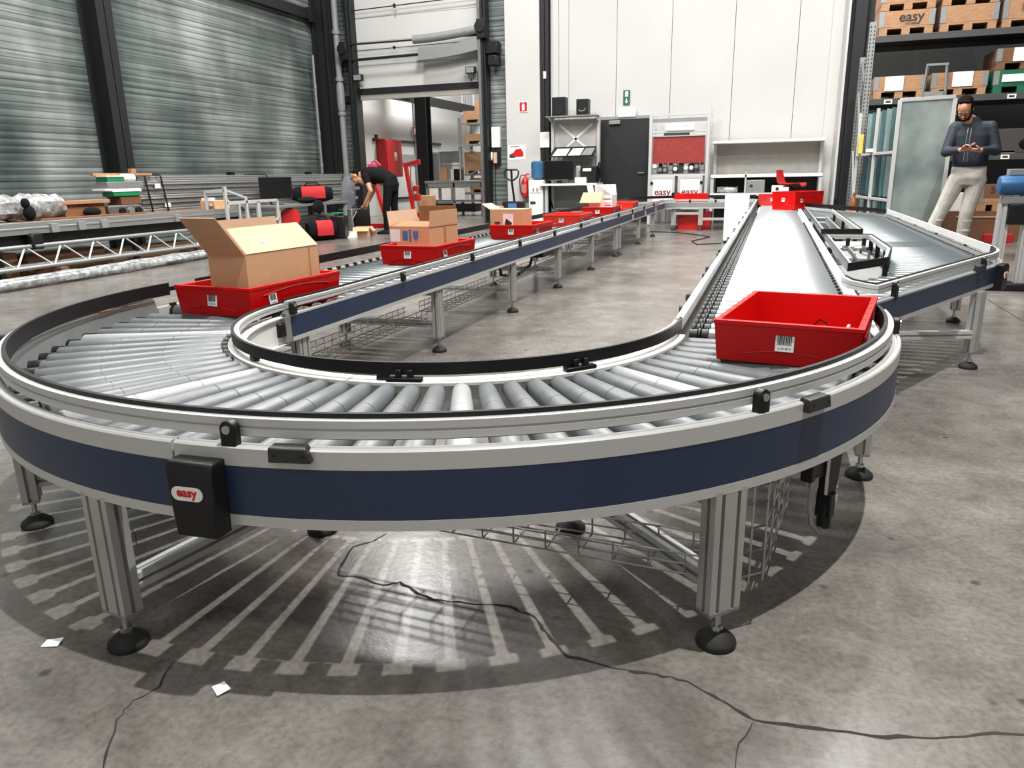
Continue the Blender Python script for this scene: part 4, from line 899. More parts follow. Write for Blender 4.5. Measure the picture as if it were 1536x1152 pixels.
# cantilever rack with strapped aluminium profiles
pr = thing('profile_rack', 'low steel rack carrying the long aluminium profiles along the left wall', 'rack', (-7.55, 9.2, 0))
for y in (-2.7, -0.4, 2.0):
    mb = MB(); mb.box(-0.5, -0.4, y-0.05, y+0.05, 0, 1.18); mb.build('post', MT['blackm'], pr)
    for z in (0.55, 0.1): mb = MB(); mb.box(-0.42, 0.24 if z > 0.3 else 0.42, y-0.03, y+0.03, z, z+0.04); mb.build('arm', MT['blackm'], pr)
    mb = MB(); mb.box(-0.5, 0.45, y-0.05, y+0.05, 0, 0.1); mb.build('foot', MT['blackm'], pr)
ORD = ('topmost', 'second', 'third', 'fourth', 'fifth', 'sixth', 'seventh', 'eighth', 'ninth')
for i in range(9):
    z = 1.12-0.065*i; x = -7.35+0.03*((i*2) % 3); y1 = (12.1, 11.9, 12.2, 11.6, 12.0, 11.8, 11.5, 11.9, 11.7)[i]; y0 = (6.25, 5.95, 6.0, 5.92, 5.95, 6.02, 5.9, 5.98, 5.93)[i]
    mb = MB(); mb.box(x-0.35, x, y0, y1, z-0.058, z); mb.box(x, x+0.006, y0, y1, z-0.018, z-0.004); mb.box(x, x+0.006, y0, y1, z-0.054, z-0.04)
    simple(mb, 'aluminium_profile', 'alud' if i % 3 else 'galv', 'long aluminium profile, %s from the top in the strapped stack on the rack' % ORD[i] if i else 'long aluminium profile, topmost in the strapped stack on the rack', 'profile', 'profiles in the strapped stack', 0.002)
for i in range(4):
    z = 0.36-0.065*i; x = -7.15-0.03*i
    mb = MB(); mb.box(x-0.3, x, 7.4+0.1*i, 11.4-0.15*i, z-0.05, z+0.008); mb.box(x, x+0.006, 7.4+0.1*i, 11.4-0.15*i, z-0.03, z-0.012)
    simple(mb, 'aluminium_profile', 'alud', 'long aluminium profile, %s from the top in the loose lower stack on the rack' % ORD[i] if i else 'long aluminium profile, topmost in the loose lower stack on the rack', 'profile', 'profiles in the lower stack', 0.002)
for i, y in enumerate((6.05, 6.35, 8.8, 11.3)):
    mb = MB(); mb.tube([(-7.72, y, 1.128), (-7.29, y+0.02, 1.132), (-7.272, y+0.02, 1.11), (-7.272, y+0.1, 0.54)], 0.012, 6)
    simple(mb, 'strap', 'black', 'black strap around the profile stack, %s' % ('at its left end', 'second from its left end', 'behind the monitor', 'beside the bending person')[i], 'strap', 'straps on the profile stack')
mb = MB(); mb.box(-7.4, -7.3, 6.15, 6.45, 0.92, 0.99); 
for i, (y, z) in enumerate(((6.25, 0.95), (6.4, 0.68))):
    simple(MB().box(-7.288, -7.28, y, y+0.1, z, z+0.06), 'paper_tag', 'paper', 'white paper tag on the strapped profile ends, %s one' % ('upper', 'lower')[i], 'tag', 'tags on the profiles')
# open aluminium frames
st = thing('welding_stand', 'open welded aluminium stand standing behind the biggest carton', 'frame', (-6.5, 7.35, 0))
def bar(p, a, b, w=0.04, nm='frame_bar'):
    mb = MB(); mb.beam(a, b, w, w); mb.build(nm, MT['alu'], p, bev=0.002)
for y, h in ((-0.6, 0.95), (-0.15, 0.8), (0.12, 0.72), (0.62, 0.72)):
    bar(st, (0, y, 0), (0, y, h)); bar(st, (-0.35, y, 0), (-0.35, y, h-0.05), 0.035)
for z in (0.42, 0.72): bar(st, (0, -0.6, z), (0, 0.62, z)); bar(st, (-0.35, -0.6, z-0.03), (-0.35, 0.62, z-0.03), 0.035)
bar(st, (0, -0.6, 0.9), (-0.35, -0.6, 0.88)); bar(st, (0, -0.58, 0.9), (0, -0.15, 0.78), 0.03)
simple(MB().box(-7.05, -6.8, 6.85, 7.2, 0.626, 0.75), 'carton', 'card', 'small brown carton at the right end of the long bench', 'carton', None, 0.004)
# table with monitor and bags
tb = thing('worktable', 'low grey worktable with a black monitor and a red bag', 'table', (-7.0, 9.2, 0))
mb = MB(); mb.box(-0.28, 0.4, -1.1, 1.2, 0.58, 0.62); mb.build('table_top', MT['galv'], tb, bev=0.004)
for x in (-0.22, 0.34):
    for y in (-1.0, 1.1):
        mb = MB(); mb.box(x-0.025, x+0.025, y-0.025, y+0.025, 0, 0.58); mb.build('leg', MT['alu'], tb)
mn = thing('monitor', 'black flat monitor standing on the low grey worktable', 'monitor', (-6.95, 8.6, 0.621), math.radians(38))
mb = MB(); mb.box(-0.27, 0.27, -0.02, 0.025, 0.1, 0.46); mb.build('housing', MT['black'], mn, bev=0.006)
mb = MB(); mb.box(-0.255, 0.255, -0.0215, -0.02, 0.115, 0.445); mb.build('screen', MT['screen'], mn)
mb = MB(); mb.box(-0.03, 0.03, 0.0, 0.02, 0.0, 0.12); mb.box(-0.11, 0.11, -0.06, 0.08, 0, 0.012); mb.build('stand', MT['black'], mn)
def bag(label, loc, rz, L, W, H, name='duffel_bag'):
    b = thing(name, label, 'bag', loc, rz)
    mb = MB(); rings = []
    for i in range(13):
        x = -L/2+L*i/12; k = 1-0.35*abs(2*i/12-1)**3
        rings.append([(x, W/2*k*math.cos(2*PI*j/16)*1.0, H/2+H/2*k*max(-1, min(1, 1.15*math.sin(2*PI*j/16)))) for j in range(16)])
    mb.loft(rings); mb.build('body', MT['fabrick'], b, bev=0)
    mb = MB(); mb.loft([[(x, y*1.02, H/2+ (H/2)*z) for y, z in ((-W/2, -0.5), (-W/2*1.03, 0), (-W/2*0.9, 0.62), (-W*0.3, 0.92), (-W*0.28, 0.9), (-W/2*0.85, 0.5), (-W/2*0.95, 0), (-W/2*0.93, -0.5))] for x in (-L*0.28, -L*0.1, L*0.1, L*0.3)]); mb.build('red_panel', MT['fabricr'], b)
    mb = MB(); mb.tube([(-L*0.2, -W*0.2, H*0.95), (-L*0.12, -W*0.1, H*1.15), (L*0.12, -W*0.1, H*1.15), (L*0.2, -W*0.2, H*0.95)], 0.014, 6); mb.build('handle', MT['fabrick'], b)
    return b
bag('red and black duffel bag lying on the low grey worktable', (-6.93, 9.65, 0.621), math.radians(40), 0.72, 0.32, 0.3)
bag('red and black tool bag standing on the floor below the worktable', (-6.35, 8.95, 0), math.radians(55), 0.5, 0.36, 0.36, 'tool_bag')
o = MB().ball((-6.72, 9.15, 0.681), (0.14, 0.24, 0.06)).ball((-6.56, 9.25, 0.56), (0.04, 0.16, 0.12)); simple(o, 'black_coat', 'fabrick', 'black coat slumped over the edge of the low worktable', 'coat')
o = thing('wheel_cutter', 'red round-bodied machine on the floor behind the tool bag', 'machine', (-6.72, 8.6, 0))
mb = MB(); mb.lathe([(0.03, -0.08), (0.16, -0.08), (0.17, -0.05), (0.17, 0.05), (0.16, 0.08), (0.03, 0.08)], (0, 0, 0), 20, Matrix.Translation((0, 0, 0.4)) @ Matrix.Rotation(PI/2, 4, 'X') @ Matrix.Rotation(0.6, 4, 'Y')); mb.build('guard', MT['redp'], o)
mb = MB(); mb.box(-0.16, 0.16, -0.14, 0.14, 0, 0.25); mb.build('base', MT['blackm'], o, bev=0.02)
sc = thing('suitcase', 'black upright case on the floor beside the tool bag', 'case', (-6.2, 9.3, 0), math.radians(15))
mb = MB(); mb.box(-0.13, 0.13, -0.13, 0.13, 0.02, 0.4); mb.build('shell', MT['black'], sc, bev=0.02)
mb = MB(); mb.tube([(-0.06, 0, 0.4), (-0.06, 0, 0.43), (0.06, 0, 0.43), (0.06, 0, 0.4)], 0.01, 6); mb.build('handle', MT['black'], sc)
mb = MB(); mb.box(-0.12, 0.12, -0.12, 0.12, 0.0, 0.02); mb.build('feet', MT['rubber'], sc)
simple(MB().box(-6.34, -6.12, 9.2, 9.44, 0.436, 0.452), 'green_tray', 'green', 'flat green tray lying on the black upright case', 'tray', None, 0.004)
carton('low opened brown carton on the floor at the feet of the bending person', -6.05, 9.85, 0, math.radians(20), 0.3, 0.36, 0.17, [('-y', 0.1, 130, 'card'), ('+x', 0.1, 140, 'card')])
bp = thing('backpack', 'black backpack standing behind the low opened carton', 'backpack', (-6.22, 10.12, 0), math.radians(15))
mb = MB(); mb.loft([[(x*k, y*k*0.8, z) for x, y in [(0.17*math.cos(2*PI*j/16), 0.12*math.sin(2*PI*j/16)) for j in range(16)]] for z, k in ((0.0, 0.9), (0.03, 1), (0.3, 1), (0.4, 0.85), (0.46, 0.5), (0.475, 0.15))]); mb.build('body', MT['fabrick'], bp)
mb = MB(); mb.tube([(-0.12, -0.1, 0.1), (-0.13, -0.14, 0.3), (-0.06, -0.06, 0.44)], 0.012, 6); mb.build('strap', MT['grey'], bp)
for i, y in enumerate((9.38, 9.44, 9.5)):
    simple(MB().box(-6.16, -5.98, y-0.02, y+0.02, 0, 0.03+0.04*i), 'paper_pile', 'paper', 'white leaflets on the floor between black case and low carton, %s pile' % ('left', 'middle', 'right')[i], 'paper', 'leaflets on the floor')
simple(wrapped([(-6.75, 10.6, 0.61), (-6.75, 10.65, 0.98)], 0.15, 9, 12), 'plastic_bag', mat('grey_bag', (120, 122, 128), 0.3), 'grey shiny bag hanging behind the arm of the bending person', 'bag')
simple(MB().box(-6.9, -6.6, 10.44, 10.8, 0.0, 0.46), 'bag_stand', 'galv', 'small grey stand under the shiny bag', 'stand', None, 0.01)
simple(MB().box(-5.35, -4.1, 10.6, 10.7, 0.0, 0.06) if False else MB().box(-7.06, -6.9, 6.9, 7.0, 0.751, 0.79), 'white_card', 'paper', 'white card standing on the small carton at the bench end', 'card')
for i, (x, y, a) in enumerate(((-0.436, -1.484, 0.4), (0.054, -1.499, -0.5))):
    mb = MB(); M = Matrix.Translation((x, y, 0.0012)) @ Matrix.Rotation(a, 4, 'Z'); mb.loft([[M @ V(p) for p in ((-0.02, -0.012, 0), (0.02, -0.016, 0.002), (0.022, 0.012, 0.006), (-0.018, 0.014, 0.001))], [M @ V(p) for p in ((-0.02, -0.012, 0.001), (0.02, -0.016, 0.003), (0.022, 0.012, 0.007), (-0.018, 0.014, 0.002))]])
    simple(mb, 'paper_scrap', 'paper', ('scrap of white paper on the floor left of the front left leg', 'scrap of white paper on the floor right of the front left leg')[i], 'paper scrap', None, 0, None, 0)

# ------------------------------------------------------------------ back wall
ws = thing('computer_workstation', 'aluminium workstation frame with tilted paper shelf left of the black door', 'workstation', (-3.0, 13.5, 0))
for x in (-0.5, 0.5):
    mb = MB(); mb.box(x-0.03, x+0.03, 0.2, 0.26, 0, 2.19); mb.build('upright', MT['alu'], ws)
    mb = MB(); mb.beam((x, 0.2, 2.1), (x*0.98, -0.12, 2.18), 0.03, 0.04); mb.build('arm', MT['alu'], ws)
    mb = MB(); mb.box(x-0.03, x+0.03, -0.3, -0.24, 0, 0.8); mb.build('leg', MT['alu'], ws)
    mb = MB(); mb.beam((x, -0.2, 0.78), (x, 0.22, 0.3), 0.025, 0.03); mb.build('strut', MT['black'], ws)
mb = MB(); mb.box(-0.62, 0.6, -0.4, 0.26, 0.8, 0.84); mb.build('desk_top', MT['white'], ws, bev=0.004)
mb = MB(); mb.box(-0.56, 0.52, -0.15, 0.24, 2.18, 2.2); mb.build('top_shelf', MT['galv'], ws)
mb = MB(); mb.box(-0.47, 0.47, 0.27, 0.28, 1.4, 2.15); mb.build('back_panel', mat('warm_grey_panel', (176, 172, 166), 0.6), ws)
mb = MB(); mb.beam((-0.36, 0.26, 2.05), (0.3, 0.26, 1.5), 0.05, 0.01, (0, 1, 0)); mb.beam((0.36, 0.26, 2.05), (-0.3, 0.26, 1.5), 0.05, 0.01, (0, 1, 0)); mb.build('cross_strip', MT['white'], ws)
mb = MB(); mb.quad((-0.48, -0.12, 1.38), (0.48, -0.12, 1.38), (0.46, 0.22, 1.58), (-0.46, 0.22, 1.58), 0.012); mb.build('tilted_shelf', MT['blackm'], ws)
mb = MB(); mb.box(-0.47, 0.47, 0.1, 0.24, 0.3, 0.32); mb.box(-0.47, 0.47, 0.23, 0.24, 0.3, 0.78); mb.build('lower_panel', MT['grey'], ws)
mb = MB(); mb.box(-0.45, 0.45, 0.05, 0.08, 0.22, 0.25); mb.build('lower_bar', MT['alu'], ws)
for i, (x, w, m, nm, lb) in enumerate(((-0.27, 0.3, 'paper', 'paper_sheet', 'white paper on the left of the tilted shelf'), (0.05, 0.26, 'paper', 'paper_sheet', 'white paper in the middle of the tilted shelf'), (0.31, 0.22, 'grey', 'binder', 'grey binder on the right of the tilted shelf'))):
    mb = MB(); mb.quad((x-w/2-3.0, 13.395, 1.4), (x+w/2-3.0, 13.395, 1.4), (x+w/2-3.0+0.03, 13.64, 1.545), (x-w/2-3.0+0.05, 13.64, 1.545), 0.006); o = mb.build(nm, MT[m], None, smooth=0); tag(o, lb, 'paper' if i < 2 else 'binder'); o.location.z += 0.004
for i, (x, w, h) in enumerate(((-3.28, 0.29, 0.37), (-2.78, 0.25, 0.31))):
    s = thing('loudspeaker', 'black loudspeaker on top of the workstation, %s' % ('the larger left one', 'the right one with a pale cone')[i], 'speaker', (x, 13.5, 2.201))
    mb = MB(); mb.box(-w/2, w/2, -0.1, 0.12, 0, h); mb.build('cabinet', MT['black'], s, bev=0.008)
    mb = MB(); mb.cyl((0, -0.1, h*0.36), (0, -0.104, h*0.36), w*0.34, None, 20); mb.build('woofer', MT['blackm'], s)
    mb = MB(); mb.cyl((0, -0.1, h*0.76), (0, -0.104, h*0.76), w*0.14, None, 16); mb.build('tweeter', MT['blackm'], s)
    if i: mb = MB(); mb.tube([(-0.07, -0.107, 0.1), (-0.02, -0.108, 0.07), (0.05, -0.107, 0.09), (0.08, -0.107, 0.13)], 0.01, 6); mb.build('pale_cone_edge', MT['grey'], s)
m2 = thing('monitor', 'wide black monitor on the workstation desk', 'monitor', (-3.26, 13.35, 0.841))
mb = MB(); mb.box(-0.32, 0.32, -0.02, 0.03, 0.06, 0.47); mb.build('housing', MT['black'], m2, bev=0.008)
mb = MB(); mb.box(-0.3, 0.3, -0.022, -0.02, 0.09, 0.45); mb.build('screen', MT['screen'], m2)
mb = MB(); mb.box(-0.2, 0.2, -0.024, -0.02, 0.068, 0.076); mb.build('silver_strip', MT['galv'], m2)
mb = MB(); mb.box(-0.06, 0.06, 0.0, 0.03, 0, 0.08); mb.box(-0.16, 0.16, -0.07, 0.09, 0, 0.014); mb.build('stand', MT['black'], m2)
pt = thing('printer', 'black label printer on the right of the workstation desk', 'printer', (-2.62, 13.45, 0.841))
mb = MB(); mb.box(-0.17, 0.17, -0.12, 0.2, 0, 0.34); mb.build('body', MT['black'], pt, bev=0.015)
mb = MB(); mb.box(-0.12, 0.06, -0.125, -0.12, 0.24, 0.3); mb.build('display_panel', MT['paper'], pt)
simple(MB().box(-2.88, -2.65, 13.2, 13.32, 0.841, 0.96), 'white_box', 'paper', 'small white box in front of the black printer', 'box', None, 0.006)
simple(MB().box(-2.93, -2.82, 13.45, 13.6, 0.841, 1.2), 'clear_bottle', 'plast', 'crumpled clear plastic behind the small white box', 'plastic', None, 0.03)
mb = MB()
for i in range(5): mb.tube([(-2.42+0.03*math.sin(a), 13.44+0.012*i-0.03, 1.02+0.1*i*0.25+0.14*math.cos(a)) for a in [k*PI/8 for k in range(16)]], 0.01, 5, True)
simple(mb, 'cable_coil', 'black', 'black cable coil hanging on the right workstation post', 'cable')
simple(MB().box(-3.83, -3.62, 13.872, 13.8795, 1.6, 1.92), 'notice_sheet', 'paper', 'blank white notice on the dark column beside the pier', 'notice')
simple(MB().box(-3.74, -3.68, 13.855, 13.87, 3.0, 3.14), 'column_label', 'paper', 'tiny white label high on the dark column', 'label')
wc = thing('water_cooler', 'white water cooler with a blue bottle beside the workstation', 'water cooler', (-3.74, 13.35, 0))
mb = MB(); mb.box(-0.16, 0.16, -0.15, 0.15, 0, 0.92); mb.build('body', MT['white'], wc, bev=0.02)
mb = MB(); mb.box(-0.12, 0.12, -0.16, -0.15, 0.66, 0.86); mb.build('tap_panel', MT['white'], wc, bev=0.008)
for x in (-0.04, 0.04): mb = MB(); mb.box(x-0.012, x+0.012, -0.18, -0.16, 0.7, 0.76); mb.build('tap', MT['grey'], wc)
mb = MB(); mb.box(-0.12, 0.0, -0.152, -0.15, 0.42, 0.48); mb.build('blue_label', mat('navy_label', (30, 50, 90), 0.5), wc)
mb = MB(); mb.lathe([(0.06, 0.92), (0.128, 0.97), (0.132, 1.0), (0.126, 1.03), (0.132, 1.06), (0.126, 1.12), (0.132, 1.16), (0.13, 1.28), (0.1, 1.31)], n=20); mb.build('water_bottle', MT['bluew'], wc)
fe = thing('fire_extinguisher', 'red fire extinguisher hanging on the white pier beside the water cooler', 'extinguisher', (-4.15, 13.78, 0.55))
mb = MB(); mb.lathe([(0.07, 0), (0.085, 0.02), (0.085, 0.33), (0.07, 0.39), (0.03, 0.43), (0.022, 0.46)], n=20); mb.build('cylinder', MT['redp'], fe)
mb = MB(); mb.box(-0.05, 0.05, -0.0865, -0.07, 0.1, 0.28); mb.build('label', mat('pale_red_label', (206, 120, 112), 0.5), fe)
mb = MB(); mb.beam((-0.02, 0, 0.46), (0.1, 0, 0.5), 0.025, 0.02); mb.beam((-0.02, 0, 0.47), (0.08, 0, 0.53), 0.02, 0.01); mb.build('valve_handle', MT['redp'], fe)
mb = MB(); mb.tube([(0, 0, 0.47), (-0.09, 0, 0.48), (-0.13, 0, 0.4), (-0.12, 0, 0.15), (-0.08, -0.03, 0.05)], 0.012, 7); mb.build('hose', MT['black'], fe)
mb = MB(); mb.box(-0.03, 0.03, 0.06, 0.1, 0.1, 0.4); mb.build('wall_hook', MT['blackm'], fe)
pj = thing('pallet_truck', 'black hand pallet truck parked in front of the white pier', 'pallet truck', (-4.12, 12.8, 0))
mb = MB(); mb.tube([(-0.18, 0, 1.1), (-0.14, 0, 1.14), (0.1, 0, 1.14), (0.14, 0, 1.1), (0.12, 0, 1.0), (0.03, 0, 0.93), (-0.06, 0, 0.93), (-0.16, 0, 1.0)], 0.018, 8, True); mb.build('handle_loop', MT['black'], pj)
mb = MB(); mb.tube([(-0.02, 0, 1.13), (-0.02, 0.02, 0.9), (0.02, 0.05, 0.5)], 0.024, 8); mb.build('tiller', MT['black'], pj)
mb = MB(); mb.box(-0.22, 0.26, -0.05, 0.1, 0.2, 0.5); mb.build('pump_housing', MT['blackm'], pj, bev=0.02)
mb = MB(); mb.box(-0.09, 0.1, -0.053, -0.05, 0.3, 0.46); mb.build('label', MT['bluep'], pj)
for x in (-0.2, 0.2):
    mb = MB(); mb.box(x-0.07, x+0.07, 0.1, 0.95, 0.1, 0.16); mb.build('fork', MT['blackm'], pj)
for x in (-0.08, 0.08): mb = MB(); mb.cyl((x-0.03, 0, 0.1), (x+0.03, 0, 0.1), 0.1); mb.build('wheel', MT['rubber'], pj)
simple(MB().box(-4.6, -4.3, 12.7, 12.95, 0.0, 0.4), 'carton', 'card', 'tall brown carton on the floor left of the pallet truck', 'carton', None, 0.004)
ps = thing('car_poster', 'white poster with a red car on the white pier', 'poster', (-4.37, 13.879, 1.36))
mb = MB(); mb.box(-0.2, 0.2, -0.004, 0, 0, 0.31); mb.build('sheet', MT['paper'], ps)
mb = MB(); FM = face((0, -0.0045, 0), (0, -1, 0)); mb.prism([(-0.15, 0.06), (-0.15, 0.12), (-0.08, 0.15), (-0.02, 0.22), (0.1, 0.23), (0.15, 0.16), (0.16, 0.1), (0.14, 0.06)], 0, 0.0006, FM); mb.build('red_car', MT['redp'], ps)
mb = MB(); mb.prism([(-0.17, 0.04), (-0.17, 0.12), (-0.1, 0.1), (-0.02, 0.04)], 0.0007, 0.001, FM); mb.prism([(-0.15, 0.27), (-0.15, 0.285), (0.06, 0.285), (0.06, 0.27)], 0.0, 0.0006, FM); mb.build('dark_print', MT['ink'], ps)
cb = thing('control_panel', 'pale door control panel mounted beside the big door', 'control panel', (-4.86, 13.99, 1.25))
mb = MB(); mb.box(-0.1, 0.1, -0.12, 0, 0.38, 0.82); mb.build('upper_box', MT['white'], cb, bev=0.01)
mb = MB(); mb.box(-0.08, 0.08, -0.1, 0, 0.0, 0.34); mb.build('lower_box', MT['blackm'], cb, bev=0.01)
mb = MB(); mb.box(-0.06, 0.02, -0.115, -0.1, 0.05, 0.28); mb.build('paper_card', MT['cardl'], cb)
mb = MB(); mb.ball((-0.13, -0.06, 0.2), (0.05, 0.04, 0.1)); mb.build('hanging_cloth', MT['white'], cb)
mb = MB(); mb.tube([(-0.05, -0.03, 0.0), (-0.07, -0.03, -0.5), (-0.05, -0.03, -1.1)], 0.008, 5); mb.build('cable', MT['black'], cb)
ex = thing('exit_sign', 'green and white emergency exit sign above the black door', 'sign', (-1.97, 13.99, 2.4))
FM = face((0, -0.012, 0.145), (0, -1, 0))
mb = MB(); mb.box(-0.07, 0.07, -0.012, 0, 0, 0.29); mb.build('panel', MT['greens'], ex)
mb = MB(); mb.box(-0.03, 0.03, 0.02, 0.12, 0, 0.002, FM); mb.prism([(-0.012, -0.02), (-0.012, -0.07), (-0.035, -0.07), (0, -0.115), (0.035, -0.07), (0.012, -0.07), (0.012, -0.02)], 0, 0.002, FM); mb.build('white_symbol', MT['paper'], ex)
el = thing('emergency_light', 'white emergency light box above the black door', 'lamp', (-1.95, 13.99, 2.15))
mb = MB(); mb.box(-0.19, 0.19, -0.08, 0, 0, 0.15); mb.build('housing', MT['white'], el, bev=0.015)
mb = MB(); mb.box(-0.17, 0.17, -0.085, -0.08, 0.02, 0.07); mb.build('diffuser', MT['emw'], el, bev=0.01)
# display cabinet with "easy" doors
ez = thing('display_cabinet', 'aluminium display stand with red panel and two white easy doors', 'cabinet', (-0.77, 13.45, 0))
for x, z in ((-0.56, 2.17), (0.56, 2.26)):
    for y in (-0.2, 0.25):
        mb = MB(); mb.box(x-0.03, x+0.03, y-0.03, y+0.03, 0, z if y < 0 else z-0.05); mb.build('post', MT['alu'], ez, bev=0.002)
for z in (0.3, 0.95, 1.72, 1.78, 2.1):
    mb = MB(); mb.box(-0.53, 0.53, -0.22, -0.18, z, z+0.035); mb.build('cross_bar', MT['alu'], ez, bev=0.002)
mb = MB(); mb.box(-0.53, 0.53, -0.21, -0.19, 1.98, 2.05); mb.build('grey_bar', MT['grey'], ez)
mb = MB(); mb.box(-0.3, 0.2, -0.23, -0.2, 1.735, 1.775); mb.build('shadow_bar', MT['ink'], ez)  # dark strip drawn as a shadow between the bars
mb = MB(); mb.box(-0.52, 0.5, -0.18, -0.17, 1.2, 1.71); mb.build('red_panel', mat('red_display', (150, 42, 36), 0.5, 0, (26, 0.8), None, (110, 34, 30)), ez)
mb = MB(); mb.box(-0.56, 0.54, -0.22, 0.25, 0.985, 1.0); mb.build('counter', MT['galv'], ez)
for i, x in enumerate((-0.29, 0.25)):
    mb = MB()
    for a in ((x-0.24, x-0.19), (x+0.19, x+0.24)): mb.box(a[0], a[1], -0.245, -0.22, 0.3, 0.95)
    mb.box(x-0.19, x+0.19, -0.245, -0.22, 0.9, 0.95); mb.box(x-0.19, x+0.19, -0.245, -0.22, 0.3, 0.35); dr = mb.build('cabinet_door', MT['alu'], ez, bev=0.002)
    mb = MB(); mb.box(x-0.19, x+0.19, -0.238, -0.228, 0.35, 0.9); mb.build('white_panel', MT['paper'], dr)
    text('logo_word', 'easy', 0.19, face((x, -0.2385, 0.64), (0, -1, 0)), mat('logo_dark_red', (120, 30, 34), 0.6), dr, bold=0.025)
    mb = MB(); hx = x+(0.22 if i == 0 else -0.22); mb.cyl((hx, -0.245, 0.6), (hx, -0.262, 0.6), 0.035, None, 14); mb.cyl((x+(-0.22 if i == 0 else 0.22), -0.245, 0.82), (x+(-0.22 if i == 0 else 0.22), -0.262, 0.82), 0.03, None, 14); mb.build('door_knob', MT['black'], dr)
sg = thing('name_board', 'white tilted board reading EASY SYSTEMS on the display stand', 'sign', (-0.75, 13.2, 1.818))
mb = MB(); FM = face((0, 0.0, 0.07), (0, -1, 0.12)); mb.box(-0.28, 0.27, -0.06, 0.06, 0, 0.01, FM); mb.build('board', MT['paper'], sg)
text('board_word', 'EASY SYSTEMS..', 0.055, FM @ Matrix.Translation((0, 0, 0.0102)), MT['ink'], sg)
random.seed(11)
DEVS = ('white ringed motor at the left end', 'squat grey gearbox beside the white ring', 'upright motor with a pale fan', 'tall dark gearbox', 'white striped gearbox in the middle', 'green grey motor with a round eye', 'square framed gearbox', 'white topped canister', 'dark canister with a silver lid', 'grey motor at the right end')
for i, nm in enumerate(DEVS):
    x = -1.24+0.103*i; d = thing('geared_motor', nm + ' on the display counter', 'motor', (x, 13.33+0.04*(i % 2), 1.001), 0, 'motors on the display counter')
    h = 1.25*(0.2, 0.22, 0.2, 0.28, 0.26, 0.34, 0.3, 0.3, 0.36, 0.26)[i]; w = 0.046
    mb = MB(); mb.box(-w, w, -0.05, 0.05, 0, h*0.5); mb.build('gear_block', MT['ink' if i % 3 else 'galv'], d, bev=0.01)
    mb = MB(); mb.cyl((0, 0, h*0.5), (0, 0, h), w*0.9, w*0.8, 14); mb.build('motor_can', MT[('white', 'ink', 'grey', 'blackm', 'white', 'galv', 'ink', 'white', 'blackm', 'grey')[i]], d, bev=0.006)
    mb = MB(); mb.lathe([(0.015, -0.012), (0.04, -0.012), (0.042, 0), (0.04, 0.012), (0.015, 0.012)], (0, 0, 0), 16, Matrix.Translation((0, -0.06, h*(0.6 if i in (0, 5) else 0.28))) @ Matrix.Rotation(PI/2, 4, 'X')); mb.build('flange', MT['white' if i in (0, 4, 6, 7) else 'steel'], d)
# long packing table
lt = thing('packing_table', 'long white packing table with a grey back panel, far right of the back wall', 'table', (0.9, 13.5, 0))
for x in (-1.0, 1.0):
    mb = MB(); mb.box(x-0.03, x+0.03, 0.28, 0.34, 0, 1.57); mb.build('post', MT['alu'], lt)
    mb = MB(); mb.box(x-0.03, x+0.03, -0.2, -0.14, 0, 0.92); mb.build('leg', MT['alu'], lt)
    mb = MB(); mb.beam((x, 0.3, 1.55), (x, -0.1, 1.57), 0.04, 0.05); mb.build('arm', MT['alu'], lt)
mb = MB(); mb.box(-1.03, 1.03, -0.15, 0.34, 1.55, 1.6); mb.build('top_shelf', MT['white'], lt, bev=0.004)
mb = MB(); mb.box(-1.0, 1.0, 0.33, 0.345, 0.95, 1.55); mb.build('back_panel', mat('beige_grey_panel', (150, 146, 140), 0.7), lt)
mb = MB(); mb.box(-1.03, 1.03, -0.22, 0.34, 0.9, 0.96); mb.build('work_top', MT['white'], lt, bev=0.004)
mb = MB(); mb.box(-1.03, 1.03, -0.22, 0.34, 0.55, 0.6); mb.build('lower_shelf', MT['white'], lt, bev=0.004)
mb = MB(); mb.box(-1.0, 1.0, 0.33, 0.345, 0.1, 0.9); mb.build('dark_back', MT['blackm'], lt)
mb = MB(); mb.box(-0.38, -0.35, -0.22, -0.19, 0.6, 1.0); mb.build('divider', MT['alu'], lt)
simple(wrapped([(0.0, 13.45, 0.665), (0.42, 13.45, 0.665)], 0.06, 8), 'foil_bundle', 'plast', 'grey foil bundle at the left of the lower table shelf', 'bundle')
for i, (x, w, h, m, lb) in enumerate(((0.72, 0.36, 0.25, 'galv', 'grey metal case on the lower shelf of the packing table'), (1.2, 0.34, 0.14, 'paper', 'white box behind the red chair on the lower table shelf'))):
    c = thing('metal_case' if i == 0 else 'white_box', lb, 'case', (x, 13.45, 0.601))
    mb = MB(); mb.box(-w/2, w/2, -0.14, 0.14, 0, h); mb.build('shell', MT[m], c, bev=0.01)
    mb = MB(); mb.cyl((-w*0.2, -0.14, h*0.55), (-w*0.2, -0.15, h*0.55), 0.03, None, 12); mb.build('dial', MT['ink'], c)
ch = thing('chair', 'red plastic shell chair on a post behind the right straight', 'chair', (1.36, 12.75, 0), math.radians(70))
mb = MB(); rings = []
for i, (yy, zz, hw) in enumerate(((-0.24, 0.74, 0.17), (-0.22, 0.77, 0.2), (0.0, 0.755, 0.21), (0.15, 0.765, 0.2), (0.2, 0.82, 0.19), (0.225, 0.93, 0.17), (0.24, 1.03, 0.14))):
    t = 0.012; n = (0, 0, -1) if i < 4 else (0, 1, -0.2); e = 0.03
    top = [(-hw, yy, zz+e), (-hw*0.7, yy, zz), (0, yy, zz-0.005), (hw*0.7, yy, zz), (hw, yy, zz+e)] if i < 4 else [(-hw, yy-e, zz), (-hw*0.7, yy, zz), (0, yy+0.005, zz), (hw*0.7, yy, zz), (hw, yy-e, zz)]
    rings.append(top + [(q[0], q[1]+n[1]*t, q[2]+n[2]*t) for q in reversed(top)])
